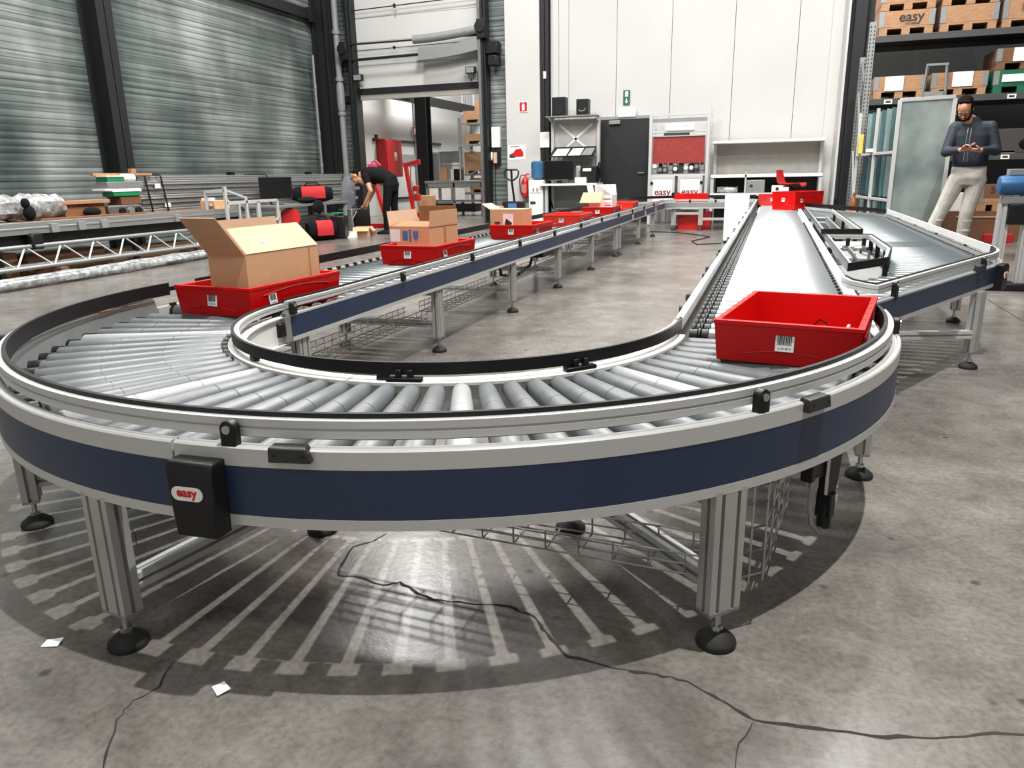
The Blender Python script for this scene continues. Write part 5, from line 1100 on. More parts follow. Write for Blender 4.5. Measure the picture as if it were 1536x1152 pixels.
mb.loft(rings); mb.build('shell_seat', MT['redp'], ch, smooth=60)
mb = MB(); mb.cyl((0, 0, 0.08), (0, 0, 0.745), 0.025); mb.box(-0.1, 0.1, -0.1, 0.1, 0.72, 0.742); mb.build('post', MT['blackm'], ch)
for k in range(5):
    a = 2*PI*k/5; mb = MB(); mb.beam((0, 0, 0.09), (0.25*math.cos(a), 0.25*math.sin(a), 0.055), 0.03, 0.03); mb.ball((0.25*math.cos(a), 0.25*math.sin(a), 0.026), 0.025, 8); mb.build('base_leg', MT['blackm'], ch)
wp = thing('switch_cabinet', 'white flat cabinet plate standing inside the right straight', 'cabinet', (0.58, 9.15, 0))
mb = MB(); mb.box(-0.17, 0.17, -0.06, 0.06, 0.03, 0.69); mb.build('case', MT['white'], wp, bev=0.004)
mb = MB(); mb.box(-0.165, 0.165, -0.066, -0.06, 0.036, 0.684); mb.build('cover', MT['white'], wp, bev=0.003)
for x in (-0.13, 0.13): mb = MB(); mb.box(x-0.03, x+0.03, -0.08, 0.08, 0, 0.03); mb.build('foot', MT['black'], wp)
pts = [(-0.98, 11.18), (-0.55, 11.05), (-0.17, 10.64), (0.15, 10.11), (0.05, 9.7), (-0.06, 9.3), (0.07, 8.75), (0.4, 8.94)]
mb = MB(); mb.tube([(x, y, 0.009) for x, y in pts], 0.008, 6); simple(mb, 'floor_cable', 'rubber', 'black cable snaking on the floor to the white cabinet plate', 'cable')
# ------------------------------------------------------------------ right side rack
rk = thing('pallet_rack', 'tall storage rack with perforated posts at the right edge', 'rack', (2.3, 10.55, 0))
def rpost(x, y, z1):
    mb = MB(); t = 0.004; w = 0.1
    mb.box(x-w/2, x+w/2, y, y+t, 0, z1); mb.box(x-w/2, x-w/2+t, y, y+0.07, 0, z1); mb.box(x+w/2-t, x+w/2, y, y+0.07, 0, z1)
    pp = mb.build('upright', MT['galv'], rk)
    mb = MB(); z = 0.1
    while z < z1-0.05:
        for dx in (-0.024, 0.024): mb.box(x+dx-0.008, x+dx+0.008, y-0.001, y-0.0002, z, z+0.03)
        for dy in (0.02, 0.05): mb.box(x-w/2-0.001, x-w/2-0.0002, y+dy-0.008, y+dy+0.008, z, z+0.03)
        z += 0.055
    s = mb.build('perforations', MT['ink'], pp, smooth=0); s['kind'] = 'stuff'
for x in (0.0, 2.75):
    for y in (0.0, 1.05): rpost(x, y, 3.1 if y == 0 else 2.75)
for z0, z1 in ((0.3, 1.3), (1.3, 2.2), (2.2, 2.7)):
    mb = MB(); mb.beam((-0.02, 0.06, z0), (-0.02, 1.06, z1), 0.03, 0.03); mb.build('side_brace', MT['galv'], rk)
for z in (1.2, 2.03, 2.9):
    for y in (0, 1.05):
        mb = MB(); mb.box(0.05, 2.7, y-0.01, y+0.04, z-0.09, z); mb.build('beam', mat('rack_beam', (66, 66, 67), 0.5) if 'rb' not in MT else MT['rb'], rk, bev=0.003)
    mb = MB(); mb.box(0.05, 2.7, 0.04, 1.05, z-0.025, z-0.005); mb.build('deck', MT['dark'], rk)
for x, z in ((0.25, 2.03), (1.85, 2.03), (1.88, 1.2)):
    mb = MB(); mb.box(x, x+0.11, -0.013, -0.01, z-0.08, z-0.02); tgx = mb.build('location_tag', MT['paper'], rk)
    mb = MB(); mb.box(x+0.02, x+0.09, -0.014, -0.013, z-0.065, z-0.035); mb.build('tag_print', MT['ink'], tgx)
XR, YR = 2.3, 10.98
crate('pallet_crate', 'wooden pallet crate printed easy, lower left on the top rack level', 'crate', (XR+0.44, YR, 2.901), 0.72, 0.8, 0.33, 'wood', 'pallet crates on the rack', 1, letters=(('easy', 0.19, 0.06, 0.235, 'ink'), ('SYSTEMS', 0.04, 0.06, 0.145, 'ink')))
crate('pallet_crate', 'wooden pallet crate stacked on the crate printed easy', 'crate', (XR+0.44, YR, 3.233), 0.72, 0.8, 0.33, 'wood', 'pallet crates on the rack', 1)
crate('pallet_crate', 'plain wooden pallet crate right of the crate printed easy', 'crate', (XR+1.24, YR, 2.901), 0.72, 0.8, 0.34, 'wood', 'pallet crates on the rack', 1)
crate('pallet_crate', 'wooden pallet crate stacked on the plain one right of easy', 'crate', (XR+1.24, YR, 3.243), 0.72, 0.8, 0.33, 'wood', 'pallet crates on the rack', 1)
crate('pallet_crate', 'wooden pallet crate with a printed K at the right edge of the top rack level', 'crate', (XR+2.02, YR, 2.901), 0.72, 0.8, 0.36, 'wood', 'pallet crates on the rack', 1, letters=(('KI', 0.15, -0.08, 0.24, 'woodd'),))
def sheet(x, y, z, w, h, label):
    simple(MB().box(x, x+w, y-0.003, y, z, z+h), 'paper_sheet', 'paper', label, 'paper')
crate('pallet_crate', 'low wooden pallet crate at the left end of the middle rack level', 'crate', (XR+0.44, YR, 2.031), 0.7, 0.8, 0.31, 'wood', 'crates on the middle level', 1)
sheet(XR+0.24, YR-0.41, 2.135, 0.25, 0.2, 'white paper sheet on the left crate of the middle rack level')
crate('pallet_crate', 'wooden pallet crate in the centre of the middle rack level', 'crate', (XR+1.22, YR, 2.031), 0.72, 0.8, 0.32, 'wood', 'crates on the middle level', 1)
sheet(XR+1.13, YR-0.41, 2.15, 0.26, 0.2, 'white paper sheet on the centre crate of the middle rack level')
crate('pallet_crate', 'green painted crate at the right end of the middle rack level', 'crate', (XR+2.02, YR, 2.031), 0.72, 0.8, 0.31, 'greens', 'crates on the middle level', 1)
sheet(XR+1.76, YR-0.41, 2.18, 0.3, 0.1, 'white strip of paper on the green crate')
crate('pallet_crate', 'dark wooden crate stacked on the green crate', 'crate', (XR+2.02, YR, 2.343), 0.72, 0.8, 0.29, 'woodd', 'crates on the middle level', 1)
sheet(XR+1.86, YR-0.41, 2.45, 0.3, 0.18, 'white paper sheet on the dark crate above the green one')
pf = thing('metal_frame', 'upright grey metal frame leaning between the two left crates of the middle level', 'frame', (XR+0.9, 10.5, 2.031))  # plain metal frame leaning among the crates
for a, b in (((-0.15, 0, 0), (-0.12, 0.02, 0.43)), ((0.15, 0, 0), (0.13, 0.02, 0.43)), ((-0.14, 0.02, 0.43), (0.15, 0.02, 0.43))):
    mb = MB(); mb.beam(a, b, 0.03, 0.03); mb.build('frame_bar', MT['galv'], pf)
mb = MB(); mb.box(-0.14, 0.12, -0.02, 0.0, 0, 0.06); mb.build('base_plate', MT['galv'], pf)
simple(MB().box(XR+1.7, XR+2.1, 10.75, 11.0, 1.201, 1.24), 'tray', 'cardl', 'flat tray with cable reels on the lower rack level', 'tray', None, 0.004)
for i, x in enumerate((1.75, 1.9, 2.03)):
    simple(MB().lathe([(0.03, -0.02), (0.06, -0.02), (0.05, 0), (0.06, 0.02), (0.03, 0.02)], (XR+x, 10.85, 1.263), 14), 'cable_reel', 'galv', 'small cable reel on the flat tray, %s one' % ('left', 'middle', 'right')[i], 'reel', 'reels on the tray')
simple(MB().ball((XR+2.3, 10.85, 1.33), (0.24, 0.15, 0.13)), 'black_sack', 'fabrick', 'black sack beside the flat tray on the lower rack level', 'sack')
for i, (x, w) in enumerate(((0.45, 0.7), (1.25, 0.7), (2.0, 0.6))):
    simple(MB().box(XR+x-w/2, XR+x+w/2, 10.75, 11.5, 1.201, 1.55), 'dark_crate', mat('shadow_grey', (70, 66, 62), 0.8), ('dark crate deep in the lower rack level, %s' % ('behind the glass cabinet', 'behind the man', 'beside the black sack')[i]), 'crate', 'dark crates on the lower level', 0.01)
# crates on the floor under the rack
crate('wooden_crate', 'long low wooden crate on the floor behind the standing man', 'crate', (3.75, 10.1, 0), 1.25, 0.7, 0.40, 'woodd', None, 1, False, 0, False)
mb = MB(); mb.box(3.55, 4.2, 9.737, 9.7498, 0.33, 0.345); simple(mb, 'lath', 'cardl', 'pale lath on the front of the long low crate', 'lath')
simple(MB().box(3.12, 4.37, 9.76, 10.44, 0.401, 0.412), 'crate_lid', 'woodd', 'board lid on the long low crate behind the man', 'lid')
sk = crate('wooden_crate', 'crate printed SCAN standing on the long low crate', 'crate', (4.05, 10.05, 0.413), 0.5, 0.5, 0.17, 'wood', None, 1)
sk2 = crate('wooden_crate', 'dark crate with black SCAN lettering topmost on the low crate', 'crate', (4.05, 10.05, 0.586), 0.5, 0.5, 0.19, 'woodd', None, 1, pallet=False, letters=(('SCAN', 0.12, 0.05, 0.11, 'ink'),))
sk['label'] = 'plain light crate between the long low crate and the SCAN crate'
wb2 = thing('white_carton', 'white carton between the legs of the standing man', 'carton', (3.5, 10.0, 0.413))
mb = MB(); mb.box(-0.16, 0.2, -0.15, 0.15, 0, 0.25); mb.build('box', MT['paper'], wb2, bev=0.004)
mb = MB(); mb.box(-0.1, 0.0, -0.152, -0.15, 0.08, 0.2); mb.build('print', MT['grey'], wb2)
simple(MB().box(3.22, 3.33, 9.85, 10.15, 0.413, 0.46), 'blue_tray', 'blued', 'dark blue tray beside the white carton on the low crate', 'tray', None, 0.006)
simple(MB().box(3.9, 4.25, 9.55, 9.72, 0.0, 0.11), 'red_box', 'fabricr', 'red box on the floor in front of the long low crate', 'box', None, 0.008)
# glass cabinet with sheets
gc = thing('sheet_cabinet', 'aluminium cabinet of upright glass sheets with a frosted end panel beside the man', 'cabinet', (2.5, 8.45, 0))
def gb(a, b, w=0.045): mb = MB(); mb.beam(a, b, w, w); mb.build('frame_bar', MT['alu'], gc, bev=0.002)
A, B = V((0, 0, 0)), V((0.62, 0.06, 0)); H = 1.84
for q in (A, B): gb(q, q+V((0, 0, H)))
gb(A+V((0, 0, H)), B+V((0, 0, H+0.02))); gb(A+V((0, 0, 0.1)), B+V((0, 0, 0.1)))
mb = MB(); d = (B-A); mb.quad(A+V((0.02, 0.0, 0.1)), B+V((-0.02, 0.0, 0.1)), B+V((-0.02, 0, H)), A+V((0.02, 0, H)), 0.012); mb.build('frosted_panel', MT['tealg'], gc)
E1 = V((-0.26, 1.95, 0)); Mid = E1*0.45
for q in (E1*0.5, E1): gb(q, q+V((0, 0, H-0.02)), 0.04); 
for q in (A+B-A, ): pass
for z in (0.62, 1.22, 0.1): gb(V((0, 0, z)), E1+V((0, 0, z)), 0.035)
mb = MB(); mb.loft([[(0.6, 0.06, 0.1), (0.36, 1.95, 0.1), (0.36, 1.95, 0.13), (0.6, 0.06, 0.13)], [(-0.0, 0.03, 0.1), (-0.26, 1.95, 0.1), (-0.26, 1.95, 0.13), (0, 0.03, 0.13)]]); mb.build('floor_board', MT['grey'], gc)
mb = MB(); mb.quad((0.6, 0.1, 0.1), (0.36, 2.0, 0.1), (0.36, 2.0, 1.8), (0.6, 0.1, 1.8), 0.01); mb.build('back_panel', MT['dark'], gc)
random.seed(4)
gm = [mat('glass_sheet_a', (132, 150, 148), 0.2), mat('glass_sheet_b', (84, 108, 110), 0.2), mat('glass_sheet_c', (58, 80, 84), 0.25)]
for lv, (z0, z1) in enumerate(((0.135, 0.58), (0.65, 1.18), (1.25, 1.8))):
    for k in range(7):
        t = 0.1+0.125*k; q = E1*t; 
        mb = MB(); mb.quad((q.x+0.04, q.y+0.03, z0), (q.x+0.34, q.y+0.1, z0), (q.x+0.34, q.y+0.14, z1-0.05*random.random()), (q.x+0.04, q.y+0.07, z1), 0.006); mb.build('glass_sheet', gm[(k+lv*2) % 3 if lv < 2 else k % 2], gc, smooth=0)
o = MB().box(-0.03, 0.03, -0.06, 0.06, 0, 0.27); simple(o, 'yellow_folder', mat('yellow', (214, 186, 84), 0.6), 'yellow folder in the upper left of the glass sheet cabinet', 'folder', None, 0.003, (2.25, 10.15, 1.24))
o = MB().box(-0.03, 0.1, -0.08, 0.08, 0, 0.05); simple(o, 'white_cup', 'paper', 'white box end on the middle bar of the glass sheet cabinet', 'box', None, 0.01, (2.3, 9.5, 1.24))
bo = thing('amber_bottle', 'amber bottle at the bottom left of the glass sheet cabinet', 'bottle', (2.21, 9.9, 0.42))
mb = MB(); mb.lathe([(0.05, 0), (0.053, 0.015), (0.053, 0.14), (0.022, 0.19), (0.02, 0.23)], n=14); mb.build('glass', MT['brown'], bo)
mb = MB(); mb.lathe([(0.024, 0.222), (0.024, 0.26)], n=12); mb.build('cap', MT['woodd'], bo)
simple(MB().box(2.12, 2.3, 9.78, 10.02, 0.0, 0.419), 'plinth', 'card', 'brown carton under the amber bottle', 'carton', None, 0.004)
# motor stand at the right edge
ms = thing('motor_stand', 'grey aluminium stand with a blue drum motor at the right edge of the photo', 'stand', (3.0, 4.9, 0))
for x in (-0.07, 0.12):
    mb = MB(); mb.prism(slot_profile(0.08, 0.08), 0.0, 0.72, Matrix.Translation((x, 0, 0))); mb.build('post', MT['alu'], ms, smooth=0)
mb = MB(); mb.lathe([(0.03, -0.01), (0.075, 0.0), (0.08, 0.03), (0.08, 0.3), (0.07, 0.32)], (0, 0, 0), 20, Matrix.Translation((-0.14, -0.03, 0.87)) @ Matrix.Rotation(PI/2, 4, 'Y')); mb.build('drum_motor', MT['blued'], ms)
mb = MB(); mb.box(-0.1, 0.25, -0.06, 0.06, 0.72, 0.78); mb.box(-0.08, 0.25, -0.05, 0.05, 0.95, 1.0); mb.box(0.19, 0.25, -0.05, 0.05, 0.78, 0.95); mb.build('bracket', MT['grey'], ms, bev=0.004)
mb = MB(); mb.box(-0.15, 0.2, -0.12, 0.12, 0.0, 0.06); mb.build('base', MT['blackm'], ms, bev=0.01)
mb = MB(); mb.box(-0.05, 0.1, -0.08, 0.0, 0.55, 0.72); mb.build('gearbox', MT['black'], ms, bev=0.01)

# ------------------------------------------------------------------ people
def grown(mb, name, m, parent, vox=0.009, sm=4):
    o = mb.build(name, m, parent, 0, 0)
    r = o.modifiers.new('remesh', 'REMESH'); r.mode = 'VOXEL'; r.voxel_size = vox; r.use_smooth_shade = True
    s = o.modifiers.new('smooth', 'SMOOTH'); s.factor = 0.5; s.iterations = sm
    return o
def frame_to(c, fdir, updir):
    f = V(fdir).normalized(); u = V(updir); x = u.cross(-f).normalized() if False else f.cross(u).normalized(); u = x.cross(f).normalized()
    M = Matrix((x, f, u)).transposed().to_4x4(); M.translation = V(c); return M     # x = person's right, y = forward, z = up
def head(mb, M, beard=False):
    # ~0.23 m tall head about its centre
    def B(c, r): mb.ball(M @ V(c), r, 14, M.to_3x3())
    B((0, -0.005, 0.03), (0.075, 0.095, 0.085)); B((0, 0.02, -0.035), (0.062, 0.072, 0.08)); B((0, 0.05, -0.085), (0.035, 0.035, 0.03))
    mb.capsule(M @ V((0, 0.088, 0.01)), M @ V((0, 0.108, -0.03)), 0.01, 0.015, 8)
    for s in (-1, 1):
        B((s*0.077, -0.01, -0.01), (0.01, 0.022, 0.033)); B((s*0.03, 0.08, 0.022), (0.022, 0.014, 0.008))
    B((0, 0.088, -0.055), (0.024, 0.012, 0.007)); B((0, 0.086, -0.066), (0.02, 0.012, 0.008))
    mb.capsule(M @ V((0, -0.03, -0.06)), M @ V((0, -0.05, -0.16)), 0.055, 0.06)
def hand(mb, wrist, d, palm, curl=0.6, s=1.0, thumb=1):
    # d = finger direction, palm = palm normal
    d = V(d).normalized(); n = V(palm).normalized(); x = d.cross(n).normalized(); n = x.cross(d); w = V(wrist)
    for k in (-1, -0.33, 0.33, 1):
        mb.capsule(w + d*0.01, w + d*0.085*s + x*0.028*k*s, 0.022*s, 0.016*s, 8)
    L = (0.07, 0.082, 0.076, 0.06)
    for i, k in enumerate((-1, -0.33, 0.33, 1)):
        p = w + d*0.09*s + x*0.029*k*s; a = 0.0; r = 0.0098*s
        for j in range(3):
            a += curl*(0.5, 0.9, 0.7)[j]; q = p + (d*math.cos(a) + n*math.sin(a))*L[i]*s*(0.45, 0.33, 0.26)[j]
            mb.capsule(p, q, r, r*0.92, 8); p = q; r *= 0.92
    p = w + d*0.03*s + x*0.03*thumb*s; q = p + (d*0.6 + x*0.75*thumb + n*0.35).normalized()*0.045*s; mb.capsule(p, q, 0.0145*s, 0.012*s, 8); mb.capsule(q, q + (d*0.9 + x*0.1*thumb + n*0.5).normalized()*0.035*s, 0.012*s, 0.01*s, 8)
def shoe(parent, ankle, ang, m='black', L=0.28):
    M = Matrix.Translation((ankle[0], ankle[1], 0)) @ Matrix.Rotation(ang, 4, 'Z'); mb = MB()
    P = lambda y, w, z0, z1: [M @ V(p) for p in ((-w, y, z0), (w, y, z0), (w*0.95, y, z0+(z1-z0)*0.6), (w*0.6, y, z1), (-w*0.6, y, z1), (-w*0.95, y, z0+(z1-z0)*0.6))]
    mb.loft([P(-0.075, 0.028, 0.006, 0.07), P(-0.05, 0.036, 0.002, 0.1), P(0.02, 0.04, 0.002, 0.1), P(0.09, 0.047, 0.002, 0.07), P(0.15, 0.045, 0.002, 0.05), P(L-0.085, 0.028, 0.006, 0.035)])
    o = mb.build('shoe', MT[m], parent, 0.006); return o
# --- man standing with a phone
pm = thing('person', 'person in dark jacket and pale jeans looking down at a phone beside glass cabinet', 'person', (3.08, 7.55, 0))
F = V((-0.32, -0.95, 0)).normalized(); RT = F.cross(V((0, 0, 1)))   # person's right
hip, chest, neck = V((0.10, 0.02, 0.98)), V((0.08, 0.0, 1.34)), V((0.04, -0.03, 1.53))
HC = V((-0.05, -0.12, 1.64)); MH = frame_to(HC, F + V((0, 0, -0.95)), V((0, 0, 1)))
wr, wl = V((-0.07, -0.27, 1.205)), V((0.11, -0.33, 1.195))
mb = MB(); head(mb, MH)
mb.capsule(neck - V((0, 0, 0.03)), HC - V((0, -0.03, 0.05)), 0.06, 0.055)
mb.capsule(hip, chest, 0.12, 0.13); mb.capsule(chest - V((0.0, 0, 0.0)), neck, 0.12, 0.06)
S_R, S_L = V((-0.085, 0.04, 1.455)), V((0.245, -0.035, 1.445)); E_R, E_L = V((-0.165, -0.03, 1.19)), V((0.325, -0.07, 1.19))
for s, e, w in ((S_R, E_R, wr), (S_L, E_L, wl)): mb.capsule(chest, s, 0.09, 0.05); mb.capsule(s, e, 0.05, 0.04); mb.capsule(e, w, 0.038, 0.026)
HR, HL = V((0.0, 0.03, 0.93)), V((0.19, 0.0, 0.93)); K_R, K_L = V((-0.12, 0.06, 0.53)), V((0.13, -0.02, 0.52)); A_R, A_L = V((-0.27, 0.08, 0.09)), V((0.12, 0.05, 0.09))
for h, k, a in ((HR, K_R, A_R), (HL, K_L, A_L)): mb.capsule(h, k, 0.075, 0.052); mb.capsule(k, a, 0.05, 0.035)
hand(mb, wr, V((0.75, -0.55, 0.12)), V((0.05, 0.1, 1)), 0.65, 1.0, 1)
hand(mb, wl, V((-0.85, -0.3, 0.08)), V((0, 0.1, 1)), 0.6, 1.0, -1)
grown(mb, 'body', MT['skin'], pm, 0.0075, 3)
mb = MB()   # jacket
for c, r in ((V((0.1, 0.02, 1.04)), (0.195, 0.14)), ):
    pass
def ell(c, rx, ry): return [V(c) + RT*rx*math.cos(2*PI*j/20) + F*ry*math.sin(2*PI*j/20) for j in range(20)]
mb.loft([ell((0.10, 0.02, 1.02), 0.172, 0.138), ell((0.10, 0.015, 1.07), 0.18, 0.146), ell((0.09, 0.01, 1.2), 0.182, 0.148), ell((0.085, 0.005, 1.36), 0.195, 0.145), ell((0.08, 0.0, 1.44), 0.165, 0.12), ell((0.06, -0.01, 1.50), 0.1, 0.09), ell((0.045, -0.02, 1.56), 0.075, 0.072)])
for s, e, w in ((S_R, E_R, wr), (S_L, E_L, wl)): mb.capsule(V((0.08, 0, 1.42)), s, 0.1, 0.07); mb.capsule(s, e, 0.072, 0.056); mb.capsule(e, w.lerp(e, 0.14), 0.057, 0.042)
jk_ = grown(mb, 'jacket', MT['jacket'], pm, 0.009, 4)
mb = MB(); 
for dx in (-0.012, 0.02): mb.tube([V((0.06, -0.01, 0)) + F*d + RT*(-dx) + V((0, 0, z)) for z, d in ((1.08, 0.16), (1.2, 0.168), (1.34, 0.166), (1.44, 0.135))], 0.0035, 5)
mb.build('zip', MT['steel'], jk_)
mb = MB()   # trousers
mb.loft([ell((0.10, 0.015, 0.82), 0.15, 0.11), ell((0.10, 0.015, 0.9), 0.18, 0.135), ell((0.10, 0.02, 1.0), 0.178, 0.132), ell((0.10, 0.02, 1.05), 0.172, 0.128)])
for h, k, a in ((HR, K_R, A_R), (HL, K_L, A_L)):
    mb.capsule(h - V((0, 0, 0.05)), k, 0.102, 0.076); mb.capsule(k, a + V((0, 0, 0.03)), 0.076, 0.06)
    for q in (0.25, 0.5, 0.75, 0.92): mb.ball(k.lerp(a, q) + V((0.01, -0.01, 0)), (0.07, 0.07, 0.022), 10)
grown(mb, 'jeans', MT['jeans'], pm, 0.009, 3)
mb = MB(); R3 = MH.to_3x3()
mb.ball(MH @ V((0, -0.045, 0.066)), (0.08, 0.08, 0.07), 14, R3); mb.ball(MH @ V((0, -0.06, 0.0)), (0.076, 0.055, 0.07), 12, R3); mb.capsule(MH @ V((-0.04, 0.015, 0.112)), MH @ V((0.045, 0.018, 0.112)), 0.02, 0.016)
for s in (-1, 1): mb.ball(MH @ V((s*0.066, -0.015, 0.035)), (0.02, 0.058, 0.05), 12, R3); mb.capsule(MH @ V((s*0.074, 0.012, 0.03)), MH @ V((s*0.073, 0.018, -0.035)), 0.011, 0.008)
grown(mb, 'hair', MT['hair'], pm, 0.008, 2)
mb = MB(); mb.ball(MH @ V((0, 0.052, -0.082)), (0.042, 0.04, 0.034), 12, R3)
for s in (-1, 1): mb.capsule(MH @ V((s*0.068, 0.02, -0.03)), MH @ V((s*0.04, 0.055, -0.09)), 0.013, 0.02)
mb.capsule(MH @ V((-0.028, 0.092, -0.043)), MH @ V((0.028, 0.092, -0.043)), 0.007, 0.007, 8)
grown(mb, 'beard', MT['hair'], pm, 0.007, 1)
mb = MB()
for s in (-1, 1):
    mb.tube([MH @ V((s*0.035+0.027*math.cos(a), 0.1-0.004*abs(math.cos(a)), 0.008+0.02*math.sin(a))) for a in [k*PI/8 for k in range(16)]], 0.003, 5, True); mb.tube([MH @ V((s*0.062, 0.097, 0.012)), MH @ V((s*0.078, 0.05, 0.015)), MH @ V((s*0.08, -0.015, 0.01))], 0.0025, 5)
mb.tube([MH @ V((-0.01, 0.104, 0.012)), MH @ V((0.01, 0.104, 0.012))], 0.003, 5); mb.build('glasses', MT['black'], pm)
for a, an in ((A_R, math.radians(150)), (A_L, math.radians(185))): shoe(pm, a, an, 'black')
PH = thing('phone', 'dark phone held in both hands of the standing person', 'phone', (3.08+0.02, 7.55-0.35, 1.236), math.radians(15))
mb = MB(); mb.box(-0.075, 0.075, -0.036, 0.036, 0, 0.009); mb.build('case', MT['black'], PH, bev=0.004)
mb = MB(); mb.box(-0.068, 0.068, -0.032, 0.032, 0.009, 0.0095); mb.build('screen', MT['screen'], PH)
# --- man bending over the floor
bm_ = thing('person', 'person in black bending down to the left over a backpack near the doorway', 'person', (-5.85, 10.45, 0))
mb = MB()
hip = V((0.12, 0.0, 0.93)); chest = V((-0.24, -0.02, 1.1)); nk = V((-0.42, -0.03, 1.11)); HC = V((-0.58, -0.06, 1.06)); F2 = V((-0.75, -0.3, -0.55)); MH = frame_to(HC, F2, V((-0.6, 0, 0.8))); R3 = MH.to_3x3()
head(mb, MH); mb.capsule(nk, HC, 0.062, 0.055); mb.capsule(hip, chest, 0.12, 0.125); mb.capsule(chest, nk, 0.11, 0.07)
SN, SF = V((-0.3, -0.19, 1.06)), V((-0.3, 0.17, 1.06)); EN, EF = V((-0.17, -0.26, 0.8)), V((-0.36, 0.18, 0.78)); WN, WF = V((-0.33, -0.24, 0.56)), V((-0.46, 0.1, 0.55))
for s, e, w in ((SN, EN, WN), (SF, EF, WF)): mb.capsule(chest, s, 0.09, 0.06); mb.capsule(s, e, 0.054, 0.044); mb.capsule(e, w, 0.042, 0.028)
HN, HF = V((0.12, -0.09, 0.9)), V((0.13, 0.09, 0.9)); KN, KF = V((0.05, -0.1, 0.5)), V((0.1, 0.12, 0.5)); AN, AF = V((0.03, -0.1, 0.09)), V((0.14, 0.14, 0.09))
for h, k, a in ((HN, KN, AN), (HF, KF, AF)): mb.capsule(h, k, 0.08, 0.055); mb.capsule(k, a, 0.052, 0.036)
hand(mb, WN, V((-0.55, 0.1, -0.75)), V((-0.6, 0.5, 0.3)), 0.5, 1.0, 1); hand(mb, WF, V((-0.3, -0.1, -0.9)), V((-0.7, -0.4, 0.3)), 0.5, 1.0, -1)
grown(mb, 'body', MT['skin'], bm_, 0.0085, 3)
def ring2(c, d, ry, rz):
    d = V(d).normalized(); y = V((0, 1, 0)); z = d.cross(y).normalized(); return [V(c) + y*ry*math.cos(2*PI*j/20) + z*rz*math.sin(2*PI*j/20) for j in range(20)]
mb = MB(); mb.loft([ring2((0.14, 0, 0.98), (-1, 0, 0.3), 0.15, 0.12), ring2((0.05, 0, 1.02), (-1, 0, 0.3), 0.165, 0.14), ring2((-0.15, -0.01, 1.08), (-1, 0, 0.2), 0.185, 0.15), ring2((-0.3, -0.02, 1.12), (-1, 0, 0.05), 0.19, 0.12), ring2((-0.4, -0.03, 1.13), (-1, 0, 0), 0.1, 0.085), ring2((-0.45, -0.035, 1.12), (-1, 0, -0.1), 0.07, 0.068)])
for s, e in ((SN, EN), (SF, EF)): mb.capsule(V((-0.28, s.y*0.5, 1.09)), s, 0.1, 0.08); mb.capsule(s, s.lerp(e, 0.35), 0.078, 0.068)
grown(mb, 't_shirt', MT['fabrick'], bm_, 0.0095, 3)
mb = MB(); mb.loft([ring2((0.12, 0, 0.78), (0, 0, 1), 0.14, 0.11), ring2((0.13, 0, 0.88), (-0.2, 0, 1), 0.17, 0.145), ring2((0.11, 0, 0.98), (-0.6, 0, 0.8), 0.165, 0.14), ring2((0.06, 0, 1.03), (-0.9, 0, 0.5), 0.15, 0.12)])
for h, k, a in ((HN, KN, AN), (HF, KF, AF)): mb.capsule(h, k, 0.098, 0.07); mb.capsule(k, a + V((0, 0, 0.02)), 0.07, 0.055)
grown(mb, 'trousers', MT['fabrick'], bm_, 0.0095, 3)
mb = MB(); mb.ball(MH @ V((0, -0.034, 0.06)), (0.081, 0.086, 0.072), 14, R3); mb.ball(MH @ V((0, -0.06, -0.0)), (0.076, 0.053, 0.068), 12, R3); grown(mb, 'hair', MT['hair'], bm_, 0.008, 2)
mb = MB()
for s in (-1, 1): mb.tube([MH @ V((s*0.035+0.027*math.cos(a), 0.1, 0.01+0.02*math.sin(a))) for a in [k*PI/8 for k in range(16)]], 0.0035, 5, True); mb.tube([MH @ V((s*0.062, 0.097, 0.012)), MH @ V((s*0.08, -0.015, 0.01))], 0.003, 5)
mb.build('glasses', MT['black'], bm_)
for a in (AN, AF): shoe(bm_, a, math.radians(95), 'black')
ZB = ZR+0.001
red_bin('red bin nearest the camera, empty but for a wire loop, with a large barcode', 1.19, -0.1, ZB, math.radians(-9.4), 0.12, number='12 157 403 19', side_tag=False)
red_bin('red bin holding the biggest open carton, where the left straight meets the U-turn', -1.028, 0.2, ZB, math.radians(-5))
red_bin('red bin carrying the carton with blue print, second along the left straight', -1.05, 2.0, ZB, math.radians(-3))
red_bin('red bin carrying the small taped carton, third along the left straight', -1.03, 3.92, ZB, math.radians(-1))
red_bin('empty orange-red bin without a carton, fourth along the left straight', -1.02, 5.52, ZB, 0, m='orange')
red_bin('red bin carrying the white carton, fifth along the left straight', -1.03, 7.3, ZB, math.radians(1))
red_bin('last orange-red bin on the left straight, just behind the one with the white carton', -1.05, 8.85, ZB, math.radians(2), m='orange')
red_bin('tall red bin standing skewed at the far end of the right straight', 1.40, 8.91, ZB, math.radians(-40), 0.24)
red_bin('dark red bin half hidden behind the tall skewed bin on the right straight', 1.05, 10.4, ZB, 0.05, 0.16, m='redp')
red_bin('low red bin on the far cross conveyor in front of the easy cabinet', -0.35, 12.0, ZB, PI/2, 0.14)
b = red_bin('deep dark red bin on the floor beneath the far cross conveyor', -0.28, 12.0, 0.0005, PI/2, 0.31, 0.4, 0.6, m='redp')
